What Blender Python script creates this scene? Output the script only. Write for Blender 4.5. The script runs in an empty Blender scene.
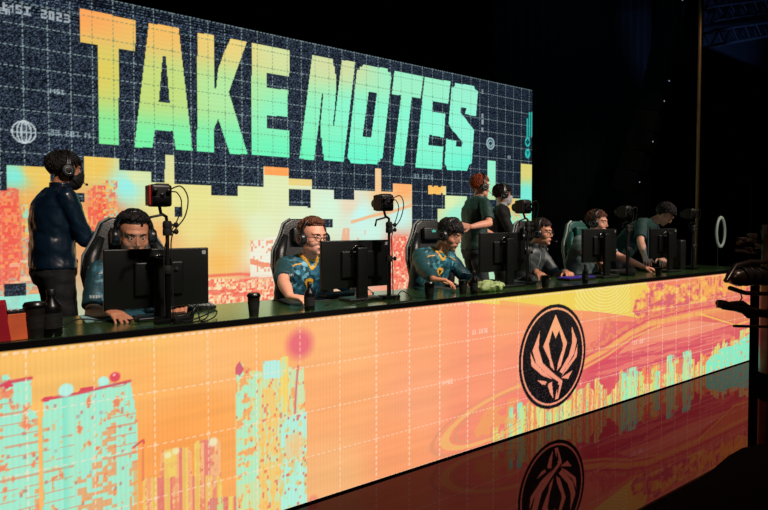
import bpy, bmesh, math, random
import numpy as np
from mathutils import Vector, Matrix, noise as mnoise
from mathutils.bvhtree import BVHTree

SC = bpy.context.scene
COL = SC.collection
PI = math.pi

# ------------------------------------------------------------------ camera
FPX = 555.0
YAW = math.radians(54.6)          # desk axis is 54.6 deg to the right of the view axis
PITCH = math.radians(1.5)
SHIFT = 14.5
EYE = Vector((0, 0, 1.53))
cam_d = bpy.data.cameras.new('camera')
cam_d.sensor_width = 36
cam_d.lens = FPX / 768 * 36
cam_d.shift_y = -SHIFT / 768
cam_d.clip_end = 100
cam = bpy.data.objects.new('camera', cam_d)
COL.objects.link(cam)
cam.location = EYE
cam.rotation_euler = (PI / 2 - PITCH, 0, YAW - PI / 2)
SC.camera = cam

# ------------------------------------------------------------------ world, exposure
SC.view_settings.view_transform = 'Standard'
SC.view_settings.look = 'None'
SC.view_settings.gamma = 1
SC.view_settings.use_curve_mapping = False
SC.view_settings.exposure = 0.0
world = bpy.data.worlds.new('world')
SC.world = world
world.use_nodes = True
world.node_tree.nodes['Background'].inputs[0].default_value = (0.10, 0.35, 0.6, 1)
world.node_tree.nodes['Background'].inputs[1].default_value = 0.010


def spot(name, loc, target, power, color, size=50, radius=.15, blend=.6):
    d = bpy.data.lights.new(name, 'SPOT')
    d.energy = power
    d.color = color
    d.spot_size = math.radians(size)
    d.spot_blend = blend
    d.shadow_soft_size = radius
    o = bpy.data.objects.new(name, d)
    COL.objects.link(o)
    o.location = loc
    o.rotation_euler = (Vector(target) - Vector(loc)).to_track_quat('-Z', 'Y').to_euler()
    return o


WARM = (1.0, .84, .72)
KEY = 3.1
spot('stage_or_added_light', (1.2, 0.1, 4.6), (0.7, 3.4, 1.3), 230 * KEY, WARM, 38)
spot('stage_or_added_light', (3.0, 0.1, 4.6), (2.2, 3.4, 1.3), 230 * KEY, WARM, 38)
spot('stage_or_added_light', (4.9, 0.1, 4.6), (3.8, 3.6, 1.4), 240 * KEY, WARM, 38)
spot('stage_or_added_light', (6.6, 0.1, 4.6), (5.2, 3.5, 1.3), 190 * KEY, WARM, 36)
spot('stage_or_added_light', (8.6, 0.6, 4.6), (6.6, 3.4, 1.3), 120 * KEY, WARM, 34)
spot('blue_house_or_added_light', (13.6, 3.2, 3.6), (14.2, 6.0, 6.2), 260, (.25, .45, 1.0), 70)


spot('blue_house_or_added_light', (9.0, 4.2, 8.2), (9.8, 7.4, 4.2), 26, (.10, .62, .85), 80)  # added blue wash that lifts the dark drape and speaker stack
spot('stage_or_added_light', (8.2, 2.2, 6.0), (9.6, 4.5, 3.6), 80, (1, .82, .6), 44)  # added warm spot to brighten the thin golden pole
spot('stage_or_added_light', (2.6, -1.5, 4.2), (5.4, 2.15, 1.1), 110, (1, .72, .55), 24)  # added spot on the crane, stands in for glow from the LED picture


# ------------------------------------------------------------------ pixel -> point on a plane
CF = Vector((math.cos(YAW), math.sin(YAW), 0))
CR = Vector((math.sin(YAW), -math.cos(YAW), 0))
CUP = Vector((0, 0, 1))


def ray(px, py):
    u = (px - 384) / FPX
    v = (255 - py - SHIFT) / FPX
    f = CF * math.cos(PITCH) - CUP * math.sin(PITCH)
    up = CUP * math.cos(PITCH) + CF * math.sin(PITCH)
    return f + CR * u + up * v


def at(px, py, Y):
    d = ray(px, py)
    return EYE + d * ((Y - EYE.y) / d.y)


def atz(px, py, z):
    d = ray(px, py)
    return EYE + d * ((z - EYE.z) / d.z)


# ------------------------------------------------------------------ materials
def lin(c):
    c = np.asarray(c, float) / 255
    return np.where(c <= .04045, c / 12.92, ((c + .055) / 1.055) ** 2.4)


def mat(name, rgb, rough=.5, metal=0, spec=.5, emit=None, estr=1, bump=0, bscale=60, vary=0, vscale=8, alpha=1, trans=0, coat=0):
    m = bpy.data.materials.new(name)
    m.use_nodes = True
    nt = m.node_tree
    b = nt.nodes['Principled BSDF']
    c = tuple(lin(rgb)) + (1,)
    b.inputs['Base Color'].default_value = c
    b.inputs['Roughness'].default_value = rough
    b.inputs['Metallic'].default_value = metal
    b.inputs['Specular IOR Level'].default_value = spec
    b.inputs['Coat Weight'].default_value = coat
    b.inputs['Transmission Weight'].default_value = trans
    if emit:
        b.inputs['Emission Color'].default_value = tuple(lin(emit)) + (1,)
        b.inputs['Emission Strength'].default_value = estr
    tc = nt.nodes.new('ShaderNodeTexCoord')
    if vary:
        n = nt.nodes.new('ShaderNodeTexNoise')
        n.inputs['Scale'].default_value = vscale
        n.inputs['Detail'].default_value = 4
        nt.links.new(tc.outputs['Object'], n.inputs['Vector'])
        r = nt.nodes.new('ShaderNodeMapRange')
        r.inputs['From Min'].default_value = .3
        r.inputs['From Max'].default_value = .7
        r.inputs['To Min'].default_value = 1 - vary
        r.inputs['To Max'].default_value = 1 + vary
        nt.links.new(n.outputs['Fac'], r.inputs['Value'])
        mx = nt.nodes.new('ShaderNodeVectorMath')
        mx.operation = 'SCALE'
        mx.inputs[0].default_value = c[:3]
        nt.links.new(r.outputs[0], mx.inputs['Scale'])
        nt.links.new(mx.outputs[0], b.inputs['Base Color'])
    if bump:
        n = nt.nodes.new('ShaderNodeTexNoise')
        n.inputs['Scale'].default_value = bscale
        n.inputs['Detail'].default_value = 3
        nt.links.new(tc.outputs['Object'], n.inputs['Vector'])
        bp = nt.nodes.new('ShaderNodeBump')
        bp.inputs['Strength'].default_value = bump
        bp.inputs['Distance'].default_value = .01
        nt.links.new(n.outputs['Fac'], bp.inputs['Height'])
        nt.links.new(bp.outputs[0], b.inputs['Normal'])
    return m


M = dict(
    black=mat('black_plastic', (14, 15, 16), .45, vary=.2),
    gloss=mat('glossy_black_plastic', (8, 9, 10), .18),
    mon=mat('monitor_shell', (9, 12, 12), .40, vary=.15),
    rubber=mat('black_rubber', (10, 10, 11), .8, bump=.2),
    metal=mat('dark_metal', (34, 35, 38), .35, metal=.8),
    steel=mat('brushed_steel', (120, 122, 125), .3, metal=1, vary=.1),
    gold=mat('brass_tinted_pole', (160, 124, 86), .5, metal=.4, vary=.15),
    desk=mat('desk_laminate', (80, 116, 66), .17, metal=.7, spec=.8, bump=.02, bscale=200),
    lip=mat('desk_edge_band', (12, 13, 14), .35),
    stage=mat('stage_carpet', (16, 17, 20), .9, bump=.4, bscale=150),
    curtain=mat('black_curtain', (22, 30, 38), .95, vary=.3, vscale=3),
    ceil=mat('black_ceiling', (8, 10, 14), .95, vary=.3, vscale=2),
    matte=mat('matte_black_sheet', (9, 8, 8), .95, spec=0.05, bump=.2, vary=.4, vscale=5),
    skin1=mat('tan_skin', (196, 132, 100), .5, vary=.06, vscale=30),
    skin2=mat('fair_skin', (232, 166, 138), .5, vary=.06, vscale=30),
    skin3=mat('warm_skin', (212, 144, 112), .5, vary=.06, vscale=30),
    lipm=mat('lips', (170, 92, 84), .45),
    hairb=mat('black_hair', (22, 18, 18), .55, spec=.3, vary=.5, vscale=60, bump=.5, bscale=90),
    hairdb=mat('dark_brown_hair', (46, 27, 22), .55, spec=.3, vary=.5, vscale=60, bump=.5, bscale=90),
    hairbr=mat('brown_hair', (98, 58, 38), .55, spec=.3, vary=.5, vscale=60, bump=.5, bscale=90),
    hairred=mat('ginger_hair', (150, 66, 34), .55, spec=.3, vary=.5, vscale=60, bump=.5, bscale=90),
    navy=mat('navy_satin', (13, 32, 50), .30, spec=.8, vary=.25, vscale=6, bump=.15, bscale=20),
    trous=mat('black_trousers', (20, 22, 27), .75, vary=.2, bump=.2),
    greyt=mat('dark_grey_trousers', (50, 56, 62), .8, vary=.2, bump=.2),
    suit=mat('black_suit_wool', (15, 18, 22), .8, vary=.15, bump=.2, bscale=200),
    shirtw=mat('white_shirt_cotton', (220, 225, 225), .7),
    tee=mat('dark_teal_cotton', (24, 60, 58), .85, vary=.2, bump=.2),
    jacket=mat('charcoal_jacket', (66, 72, 74), .5, vary=.3, vscale=9, bump=.2, bscale=20),
    greyj=mat('grey_green_jersey', (84, 100, 100), .7, vary=.25, vscale=10),
    maskw=mat('white_face_mask', (232, 236, 240), .8),
    maskb=mat('black_face_mask', (12, 12, 14), .8),
    eyew=mat('eye_white', (235, 232, 228), .25),
    iris=mat('dark_iris', (30, 20, 14), .15),
    hset=mat('headset_black', (16, 17, 19), .35, spec=.6),
    hpad=mat('headset_cushion', (24, 26, 28), .8),
    hsilver=mat('headset_silver', (150, 156, 158), .35, metal=.5),
    shoe=mat('black_shoe', (15, 15, 16), .5),
    leather=mat('black_leatherette', (22, 25, 26), .38, spec=.6, bump=.15, bscale=120),
    leatherg=mat('green_leatherette', (30, 92, 84), .4, spec=.6, bump=.15, bscale=120),
    piping=mat('grey_piping', (120, 128, 128), .5),
    white=mat('white_plastic', (205, 212, 210), .45),
    cyan=mat('cyan_print', (80, 205, 190), .5),
    yellow=mat('yellow_trim', (240, 176, 50), .6),
    silver=mat('grey_print', (165, 175, 175), .5),
    cupm=mat('dark_paper_cup', (24, 20, 19), .5, vary=.2),
    lidm=mat('black_cup_lid', (12, 12, 12), .3),
    bottle=mat('black_bottle', (12, 11, 12), .28),
    red=mat('red_carton', (170, 24, 44), .5, vary=.1),
    orange=mat('orange_carton', (228, 104, 62), .5, vary=.15, vscale=12),
    redl=mat('red_camera_housing', (170, 34, 30), .4),
    lens=mat('camera_lens_glass', (6, 8, 12), .05, spec=1, coat=1),
    label=mat('grey_label', (150, 155, 155), .6),
    pad=mat('dark_mouse_pad', (36, 44, 46), .9),
    cloth=mat('light_desk_paper', (150, 190, 190), .8, vary=.2),
    keyg=mat('grey_key_caps', (120, 122, 120), .6),
    keyd=mat('dark_key_caps', (26, 27, 30), .5),
    keyp=mat('violet_lit_keys', (24, 16, 60), .5, emit=(84, 50, 190), estr=.28),
    bag=mat('pale_green_bag', (150, 170, 112), .55, vary=.35, vscale=25, bump=.5, bscale=25),
    shot=mat('monitor_picture', (10, 14, 18), .3, emit=(120, 165, 185), estr=1.2),
    ring=mat('ring_light_diffuser', (190, 200, 190), .5, emit=(120, 135, 120), estr=.35),
    pin=mat('indicator_lamp', (200, 200, 210), .4, emit=(160, 175, 200), estr=1.0),
    crane=mat('black_crane_metal', (58, 44, 38), .30, metal=.6, vary=.3),
    speaker=mat('speaker_cabinet_paint', (8, 9, 11), .7, spec=.3),
    truss=mat('truss_aluminium', (70, 76, 90), .4, metal=.7),
)


def jersey(name, base, blot1, blot2, zc=.25, zr=.18, scale=42):
    """team jersey cloth: plain below, a mosaic of blue patches across the chest"""
    m = bpy.data.materials.new(name)
    m.use_nodes = True
    nt = m.node_tree
    L = nt.links
    b = nt.nodes['Principled BSDF']
    b.inputs['Roughness'].default_value = .6
    tc = nt.nodes.new('ShaderNodeTexCoord')
    vo = nt.nodes.new('ShaderNodeTexVoronoi')
    vo.inputs['Scale'].default_value = scale
    L.new(tc.outputs['Object'], vo.inputs['Vector'])
    cr = nt.nodes.new('ShaderNodeValToRGB')
    cr.color_ramp.interpolation = 'CONSTANT'
    e = cr.color_ramp.elements
    e[0].position = 0
    e[0].color = tuple(lin(base)) + (1,)
    e[1].position = .38
    e[1].color = tuple(lin(blot1)) + (1,)
    x = e.new(.7)
    x.color = tuple(lin(blot2)) + (1,)
    L.new(vo.outputs['Color'], cr.inputs[0])
    at_ = nt.nodes.new('ShaderNodeAttribute')
    at_.attribute_name = 'chest'
    mx = nt.nodes.new('ShaderNodeMix')
    mx.data_type = 'RGBA'
    mx.inputs[6].default_value = tuple(lin(base)) + (1,)
    L.new(at_.outputs['Fac'], mx.inputs[0])
    L.new(cr.outputs[0], mx.inputs[7])
    L.new(mx.outputs[2], b.inputs['Base Color'])
    return m


M['jersey'] = jersey('teal_jersey', (24, 62, 70), (50, 112, 136), (112, 180, 200))
M['jersey3'] = jersey('dark_teal_jersey', (22, 66, 72), (38, 100, 118), (84, 158, 170))
M['stripe'] = jersey('green_striped_jersey', (34, 66, 62), (60, 96, 92), (90, 130, 124), scale=9)


# ------------------------------------------------------------------ object helpers
def tag(o, label=None, cat=None, group=None, kind=None):
    if label: o['label'] = label
    if cat: o['category'] = cat
    if group: o['group'] = group
    if kind: o['kind'] = kind
    return o


def empty(name, loc, rz=0, **k):
    o = bpy.data.objects.new(name, None)
    COL.objects.link(o)
    o.location = loc
    o.rotation_euler = (0, 0, rz)
    o.empty_display_size = .1
    bpy.context.view_layer.update()
    return tag(o, **k)


def link(name, me, m, parent=None, world=False, smooth=False):
    """world=True: the mesh is in world coordinates although it gets a parent"""
    if smooth:
        me.polygons.foreach_set('use_smooth', [True] * len(me.polygons))
    o = bpy.data.objects.new(name, me)
    COL.objects.link(o)
    if m is not None:
        me.materials.append(m)
    if parent:
        o.parent = parent
        if world:
            r = parent
            mw = Matrix.Identity(4)
            chain = []
            while r:
                chain.append(r)
                r = r.parent
            for c in reversed(chain):
                mw = mw @ c.matrix_basis
            me.transform(mw.inverted())
    return o


class MB:
    def __init__(s):
        s.bm = bmesh.new()

    def box(s, c, size, R=None, bevel=0, seg=2):
        r = bmesh.ops.create_cube(s.bm, size=1)
        vs = r['verts']
        mt = Matrix.Translation(Vector(c)) @ (R.to_4x4() if R else Matrix.Identity(4)) @ Matrix.Diagonal((*size, 1))
        bmesh.ops.transform(s.bm, matrix=mt, verts=vs)
        if bevel:
            es = list({e for v in vs for e in v.link_edges})
            bmesh.ops.bevel(s.bm, geom=es, offset=bevel, segments=seg, profile=.6, affect='EDGES')
        return s

    def tube(s, pts, r, n=10, cap=True):
        pts = [Vector(p) for p in pts]
        rs = r if isinstance(r, (list, tuple)) else [r] * len(pts)
        rings = []
        nrm = None
        for i, p in enumerate(pts):
            d = (pts[min(i + 1, len(pts) - 1)] - pts[max(i - 1, 0)])
            d = d.normalized() if d.length > 1e-9 else Vector((0, 0, 1))
            if nrm is None:
                nrm = d.orthogonal().normalized()
            nrm = (nrm - d * nrm.dot(d))
            nrm = nrm.normalized() if nrm.length > 1e-6 else d.orthogonal().normalized()
            b = d.cross(nrm)
            rings.append([s.bm.verts.new(p + (nrm * math.cos(2 * PI * k / n) + b * math.sin(2 * PI * k / n)) * rs[i]) for k in range(n)])
        for a, b in zip(rings, rings[1:]):
            for k in range(n):
                s.bm.faces.new((a[k], a[(k + 1) % n], b[(k + 1) % n], b[k]))
        if cap:
            s.bm.faces.new(rings[0][::-1])
            s.bm.faces.new(rings[-1])
        return s

    def lathe(s, c, prof, n=24, axis=(0, 0, 1)):
        c = Vector(c)
        q = Vector((0, 0, 1)).rotation_difference(Vector(axis))
        rings = []
        for r, z in prof:
            rings.append([s.bm.verts.new(c + q @ Vector((max(r, 1e-4) * math.cos(2 * PI * k / n), max(r, 1e-4) * math.sin(2 * PI * k / n), z))) for k in range(n)])
        for a, b in zip(rings, rings[1:]):
            for k in range(n):
                s.bm.faces.new((a[k], a[(k + 1) % n], b[(k + 1) % n], b[k]))
        s.bm.faces.new(rings[0][::-1])
        s.bm.faces.new(rings[-1])
        return s

    def torus(s, c, R, r, axis=(0, 0, 1), n=40, m=10, sx=1, a0=0, a1=2 * PI, rz=1):
        c = Vector(c)
        q = Vector((0, 0, 1)).rotation_difference(Vector(axis))
        full = abs(a1 - a0 - 2 * PI) < 1e-6
        rings = []
        for i in range(n + (0 if full else 1)):
            a = a0 + (a1 - a0) * i / n
            d = Vector((math.cos(a) * sx, math.sin(a), 0))
            rings.append([s.bm.verts.new(c + q @ (d * R + d.normalized() * r * math.cos(2 * PI * k / m) + Vector((0, 0, r * rz * math.sin(2 * PI * k / m))))) for k in range(m)])
        k2 = len(rings)
        for i in range(k2 if full else k2 - 1):
            a, b = rings[i], rings[(i + 1) % k2]
            for k in range(m):
                s.bm.faces.new((a[k], b[k], b[(k + 1) % m], a[(k + 1) % m]))
        if not full:
            s.bm.faces.new(rings[0])
            s.bm.faces.new(rings[-1][::-1])
        return s

    def prism(s, poly, y0, y1, bevel=0, fn=None):
        """outline in x,z extruded from y0 to y1"""
        a = [s.bm.verts.new((x, y0, z)) for x, z in poly]
        b = [s.bm.verts.new((x, y1, z)) for x, z in poly]
        fs = [s.bm.faces.new(a), s.bm.faces.new(b[::-1])]
        n = len(poly)
        for k in range(n):
            fs.append(s.bm.faces.new((a[k], b[k], b[(k + 1) % n], a[(k + 1) % n])))
        bmesh.ops.recalc_face_normals(s.bm, faces=fs)
        if bevel:
            es = list({e for v in a + b for e in v.link_edges})
            bmesh.ops.bevel(s.bm, geom=es, offset=bevel, segments=3, profile=.6, affect='EDGES')
        return s

    def ell(s, c, rad, R=None, u=20, v=14):
        r = bmesh.ops.create_uvsphere(s.bm, u_segments=u, v_segments=v, radius=1)
        mt = Matrix.Translation(Vector(c)) @ (R.to_4x4() if R else Matrix.Identity(4)) @ Matrix.Diagonal((*rad, 1))
        bmesh.ops.transform(s.bm, matrix=mt, verts=r['verts'])
        return s

    def cap(s, p0, p1, r0, r1, n=14):
        """round-ended tapered limb"""
        p0, p1 = Vector(p0), Vector(p1)
        d = (p1 - p0)
        L = d.length
        d = d.normalized() if L > 1e-6 else Vector((0, 0, 1))
        pts, rs = [], []
        for k in range(5):
            a = PI / 2 * (1 - k / 4)
            pts.append(p0 - d * r0 * math.sin(a)); rs.append(max(r0 * math.cos(a), 1e-4))
        for k in range(5):
            a = PI / 2 * k / 4
            pts.append(p1 + d * r1 * math.sin(a)); rs.append(max(r1 * math.cos(a), 1e-4))
        return s.tube(pts, rs, n)

    def loft(s, secs, n=24, p=2.3):
        """secs: (centre, right vector, forward vector) super-ellipses"""
        rings = []
        for c, rv, fv in secs:
            ring = []
            for k in range(n):
                a = 2 * PI * k / n
                ca, sa = math.cos(a), math.sin(a)
                x = math.copysign(abs(ca) ** (2 / p), ca)
                y = math.copysign(abs(sa) ** (2 / p), sa)
                ring.append(s.bm.verts.new(c + rv * x + fv * y))
            rings.append(ring)
        for a, b in zip(rings, rings[1:]):
            for k in range(n):
                s.bm.faces.new((a[k], a[(k + 1) % n], b[(k + 1) % n], b[k]))
        s.bm.faces.new(rings[0][::-1])
        s.bm.faces.new(rings[-1])
        return s

    def mesh(s):
        bmesh.ops.recalc_face_normals(s.bm, faces=s.bm.faces[:])
        me = bpy.data.meshes.new('m')
        s.bm.to_mesh(me)
        s.bm.free()
        return me

    def build(s, name, m, parent=None, world=False, smooth=False):
        me = s.mesh()
        me.name = name
        o = link(name, me, m, parent, world, smooth)
        if smooth == 'auto':
            me.polygons.foreach_set('use_smooth', [True] * len(me.polygons))
            ang = math.radians(40)
            bm = bmesh.new()
            bm.from_mesh(me)
            for e in bm.edges:
                if len(e.link_faces) == 2 and e.calc_face_angle(0) > ang:
                    e.smooth = False
            bm.to_mesh(me)
            bm.free()
        return o

    def remesh(s, voxel, smooth=3, fac=.5):
        me = s.mesh()
        o = bpy.data.objects.new('tmp', me)
        COL.objects.link(o)
        r = o.modifiers.new('r', 'REMESH')
        r.mode = 'VOXEL'
        r.voxel_size = voxel
        if smooth:
            q = o.modifiers.new('s', 'SMOOTH')
            q.iterations = smooth
            q.factor = fac
        dg = bpy.context.evaluated_depsgraph_get()
        out = bpy.data.meshes.new_from_object(o.evaluated_get(dg))
        bpy.data.objects.remove(o)
        bpy.data.meshes.remove(me)
        return out


def coords(me):
    n = len(me.vertices)
    a = np.empty(n * 3); b = np.empty(n * 3)
    me.vertices.foreach_get('co', a)
    me.vertex_normals.foreach_get('vector', b)
    return [Vector(v) for v in a.reshape(-1, 3)], [Vector(v) for v in b.reshape(-1, 3)]


def setco(me, co):
    me.vertices.foreach_set('co', np.array([tuple(c) for c in co]).reshape(-1))
    me.update()


def curve(pts, k=8):
    P_ = [Vector(q) for q in pts]
    out = []
    for i in range(len(P_) - 1):
        p0, p1, p2, p3 = P_[max(i - 1, 0)], P_[i], P_[i + 1], P_[min(i + 2, len(P_) - 1)]
        for j in range(k):
            t = j / k
            out.append(.5 * ((2 * p1) + (-p0 + p2) * t + (2 * p0 - 5 * p1 + 4 * p2 - p3) * t * t + (-p0 + 3 * p1 - 3 * p2 + p3) * t ** 3))
    out.append(P_[-1])
    return out


def copy_tree(o, parent=None):
    c = o.copy()
    COL.objects.link(c)
    c.parent = parent
    for ch in list(o.children):
        copy_tree(ch, c)
    return c


# ------------------------------------------------------------------ LED pictures (computed pixel by pixel, in wall metres)
FONT = {'M': '1000111011101011000110001', 'S': '111100111001111', 'I': '111010010010111', '2': '111001111100111', '0': '111101101101111',
        '3': '111001111001111', 'E': '111100111100111', 'A': '111101111101101', '.': '000000000000010', 'N': '10011101101110011001',
        '7': '111001001001001', '8': '111101111101111', '1': '010110010010111', ' ': '0' * 15, '5': '111100111001111', '4': '101101111001001'}


class Led:
    def __init__(s, Y, x0, x1, z0, z1, res):
        s.Y, s.x0, s.x1, s.z0, s.z1 = Y, x0, x1, z0, z1
        s.nx = int(round((x1 - x0) / res)) + 1
        s.nz = int(round((z1 - z0) / res)) + 1
        s.X, s.Z = np.meshgrid(np.linspace(x0, x1, s.nx), np.linspace(z0, z1, s.nz))
        s.res = res
        s.C = np.zeros((s.nz, s.nx, 3))
        s.rng = np.random.RandomState(int(Y * 10))

    def w(s, p):
        q = at(p[0], p[1], s.Y)
        return (q.x, q.z)

    def noise(s, sx, sz, seed, oct=1):
        out = np.zeros_like(s.X)
        amp, tot = 1, 0
        for o in range(oct):
            r = np.random.RandomState(seed + o)
            u = (s.X - s.x0) / sx * 2 ** o
            v = (s.Z - s.z0) / sz * 2 ** o
            lat = r.rand(int(v.max()) + 3, int(u.max()) + 3)
            i, j = v.astype(int), u.astype(int)
            fv, fu = v - i, u - j
            fv = fv * fv * (3 - 2 * fv)
            fu = fu * fu * (3 - 2 * fu)
            out += amp * ((lat[i, j] * (1 - fu) + lat[i, j + 1] * fu) * (1 - fv) + (lat[i + 1, j] * (1 - fu) + lat[i + 1, j + 1] * fu) * fv)
            tot += amp
            amp *= .55
        return out / tot

    def cells(s, sx, sz, seed):
        r = np.random.RandomState(seed)
        i = ((s.Z - s.z0) / sz).astype(int)
        j = ((s.X - s.x0) / sx).astype(int)
        return r.rand(i.max() + 1, j.max() + 1)[i, j]

    def keys(s, ks, p=3.2):
        num = np.zeros_like(s.C)
        den = np.zeros_like(s.X)
        for x, y, c in ks:
            a, b = s.w((x, y))
            wgt = 1 / (((s.X - a) ** 2 + (s.Z - b) ** 2 + .0025) ** (p / 2))
            num += wgt[..., None] * np.array(c, float)
            den += wgt
        s.C[:] = num / den[..., None]

    def mask(s, pts, px=True):
        P = [s.w(p) for p in pts] if px else pts
        m = np.zeros_like(s.X, bool)
        n = len(P)
        for k in range(n):
            (xa, za), (xb, zb) = P[k], P[(k + 1) % n]
            if abs(zb - za) < 1e-9: continue
            c = ((za > s.Z) != (zb > s.Z)) & (s.X < (xb - xa) * (s.Z - za) / (zb - za) + xa)
            m ^= c
        return m

    def rmask(s, ax, ay, bx, by):
        (xa, za), (xb, zb) = s.w((ax, ay)), s.w((bx, by))
        return (s.X >= xa) & (s.X <= xb) & (s.Z <= za) & (s.Z >= zb)

    def put(s, m, c, a=1.0):
        a = (m * a)[..., None] if not isinstance(m, bool) else a
        s.C[:] = s.C * (1 - a) + np.asarray(c, float) * a

    def line(s, pts, wd, c, a=1.0, soft=.4):
        P = [s.w(p) for p in pts]
        d = np.full_like(s.X, 9.)
        for (xa, za), (xb, zb) in zip(P, P[1:]):
            L2 = (xb - xa) ** 2 + (zb - za) ** 2 + 1e-9
            t = np.clip(((s.X - xa) * (xb - xa) + (s.Z - za) * (zb - za)) / L2, 0, 1)
            d = np.minimum(d, np.hypot(s.X - xa - t * (xb - xa), s.Z - za - t * (zb - za)))
        s.put(np.clip((wd * (1 + soft) - d) / (wd * soft * 2), 0, 1), c, a)

    def disc(s, p, r, c, a=1.0, soft=.1, sx=1):
        x, z = s.w(p)
        d = np.hypot((s.X - x) / sx, s.Z - z) / r
        s.put(np.clip((1 - d) / soft + .5, 0, 1), c, a)

    def text(s, p, txt, h, c, a=1.0):
        x, z = s.w(p)
        u = h / 5
        for ch in txt:
            g = FONT.get(ch, FONT['E'])
            wd = len(g) // 5
            for k, b in enumerate(g):
                if b == '1':
                    cx, cz = x + (k % wd) * u, z - (k // wd) * u
                    s.put((np.abs(s.X - cx) < u * .5) & (np.abs(s.Z - cz) < u * .5), c, a)
            x += u * (wd + 1)

    def grid(s, gx, gz, ox, oz, wd, c, a, dash, dark=None):
        u = (s.X - ox) / gx
        v = (s.Z - oz) / gz
        du = np.abs(u - np.round(u)) * gx
        dv = np.abs(v - np.round(v)) * gz
        on_v = (du < wd) & ((s.Z / dash) % 1 < .6)
        on_h = (dv < wd) & ((s.X / dash) % 1 < .6)
        node = (du < wd * 1.6) & (dv < wd * 1.6)
        m = (on_v | on_h | node)
        if dark is not None:
            s.put(m & ~dark, c, a)
            s.put(m & dark, np.array((40, 90, 60)), .6)
        else:
            s.put(m, c, a)

    def build(s, name, m, parent=None, back=.0):
        C = lin(np.clip(s.C, 0, 255))
        nx, nz = s.nx, s.nz
        me = bpy.data.meshes.new(name)
        co = np.stack([s.X, np.full_like(s.X, s.Y), s.Z], -1).reshape(-1, 3)
        i = np.arange(nz - 1)[:, None] * nx + np.arange(nx - 1)[None]
        f = np.stack([i, i + 1, i + nx + 1, i + nx], -1).reshape(-1)
        nf = len(f) // 4
        me.vertices.add(len(co))
        me.vertices.foreach_set('co', co.reshape(-1))
        me.loops.add(len(f))
        me.loops.foreach_set('vertex_index', f)
        me.polygons.add(nf)
        me.polygons.foreach_set('loop_start', np.arange(nf) * 4)
        me.update(calc_edges=True)
        ca = me.color_attributes.new('led', 'FLOAT_COLOR', 'POINT')
        ca.data.foreach_set('color', np.concatenate([C.reshape(-1, 3), np.ones((nx * nz, 1))], 1).reshape(-1))
        return link(name, me, m, parent, True)


def led_mat(name, strength):
    m = bpy.data.materials.new(name)
    m.use_nodes = True
    nt = m.node_tree
    b = nt.nodes['Principled BSDF']
    b.inputs['Base Color'].default_value = (.01, .01, .01, 1)
    b.inputs['Roughness'].default_value = .5
    a = nt.nodes.new('ShaderNodeAttribute')
    a.attribute_name = 'led'
    nt.links.new(a.outputs['Color'], b.inputs['Emission Color'])
    b.inputs['Emission Strength'].default_value = strength
    return m


DY0, DY1, LEDZ, TOP = 2.70, 3.28, 1.03, 1.06       # desk front, back, LED top, table surface
STG = .31
DXR = at(750, 300, DY0).x
SY = 6.5

# ------------------------------------------------------------------ back screen picture
sx1 = at(532, 150, SY).x
sz1 = at(532, 90, SY).z
S = Led(SY, -1.2, sx1, .45, sz1, .0095)
S.keys([(3, 210, (243, 95, 78)), (30, 172, (242, 200, 95)), (46, 180, (242, 200, 95)), (17, 176, (125, 238, 225)), (15, 230, (243, 105, 85)),
        (40, 260, (238, 140, 95)), (34, 228, (190, 205, 140)), (20, 303, (130, 238, 218)), (32, 310, (150, 240, 220)), (12, 320, (243, 100, 85)),
        (5, 260, (243, 110, 90)), (30, 200, (240, 180, 95)), (95, 165, (242, 202, 95)), (85, 220, (240, 190, 110)), (100, 215, (242, 110, 80)), (128, 185, (150, 242, 238)),
        (135, 178, (225, 232, 170)), (160, 200, (238, 225, 140)), (200, 200, (234, 228, 148)), (200, 225, (238, 222, 140)), (250, 200, (226, 235, 170)),
        (230, 240, (242, 205, 118)), (220, 265, (246, 190, 98)), (275, 190, (228, 238, 185)), (300, 225, (225, 240, 200)),
        (330, 210, (215, 246, 218)), (360, 215, (200, 250, 242)), (350, 205, (235, 220, 190)), (385, 196, (255, 200, 140)), (402, 188, (255, 178, 110)),
        (400, 215, (200, 246, 236)), (372, 230, (205, 245, 230)), (398, 250, (243, 120, 100)), (398, 280, (246, 160, 130)), (250, 290, (242, 150, 120)),
        (220, 290, (246, 205, 150)), (260, 225, (228, 240, 195)), (262, 255, (238, 240, 215)), (490, 170, (150, 242, 205)), (526, 170, (222, 212, 120)),
        (526, 195, (120, 236, 216)), (510, 205, (238, 195, 110)), (512, 225, (140, 236, 216)), (450, 200, (226, 240, 180)), (436, 190, (252, 190, 95)),
        (455, 215, (160, 240, 210)), (526, 225, (130, 232, 212)), (155, 240, (240, 180, 110)), (200, 300, (235, 225, 190)), (300, 280, (240, 160, 130))])
n1 = S.noise(.08, .10, 5, 3)
n2 = S.noise(.30, .04, 9, 2)
cell = S.cells(.024, .032, 3)
brick = S.cells(.09, .045, 12)
RED, MINT, CREAM, YEL, ORG = (243, 92, 78), (140, 240, 205), (248, 232, 190), (242, 204, 100), (250, 160, 95)


def tower(m, cols, amt):
    r = cell * .55 + n1 * .45
    for k, c in enumerate(cols):
        lo, hi = .30 + k * .13, .30 + (k + 1) * .13
        S.put(m & (r > lo) & (r <= hi), c, amt)


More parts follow.
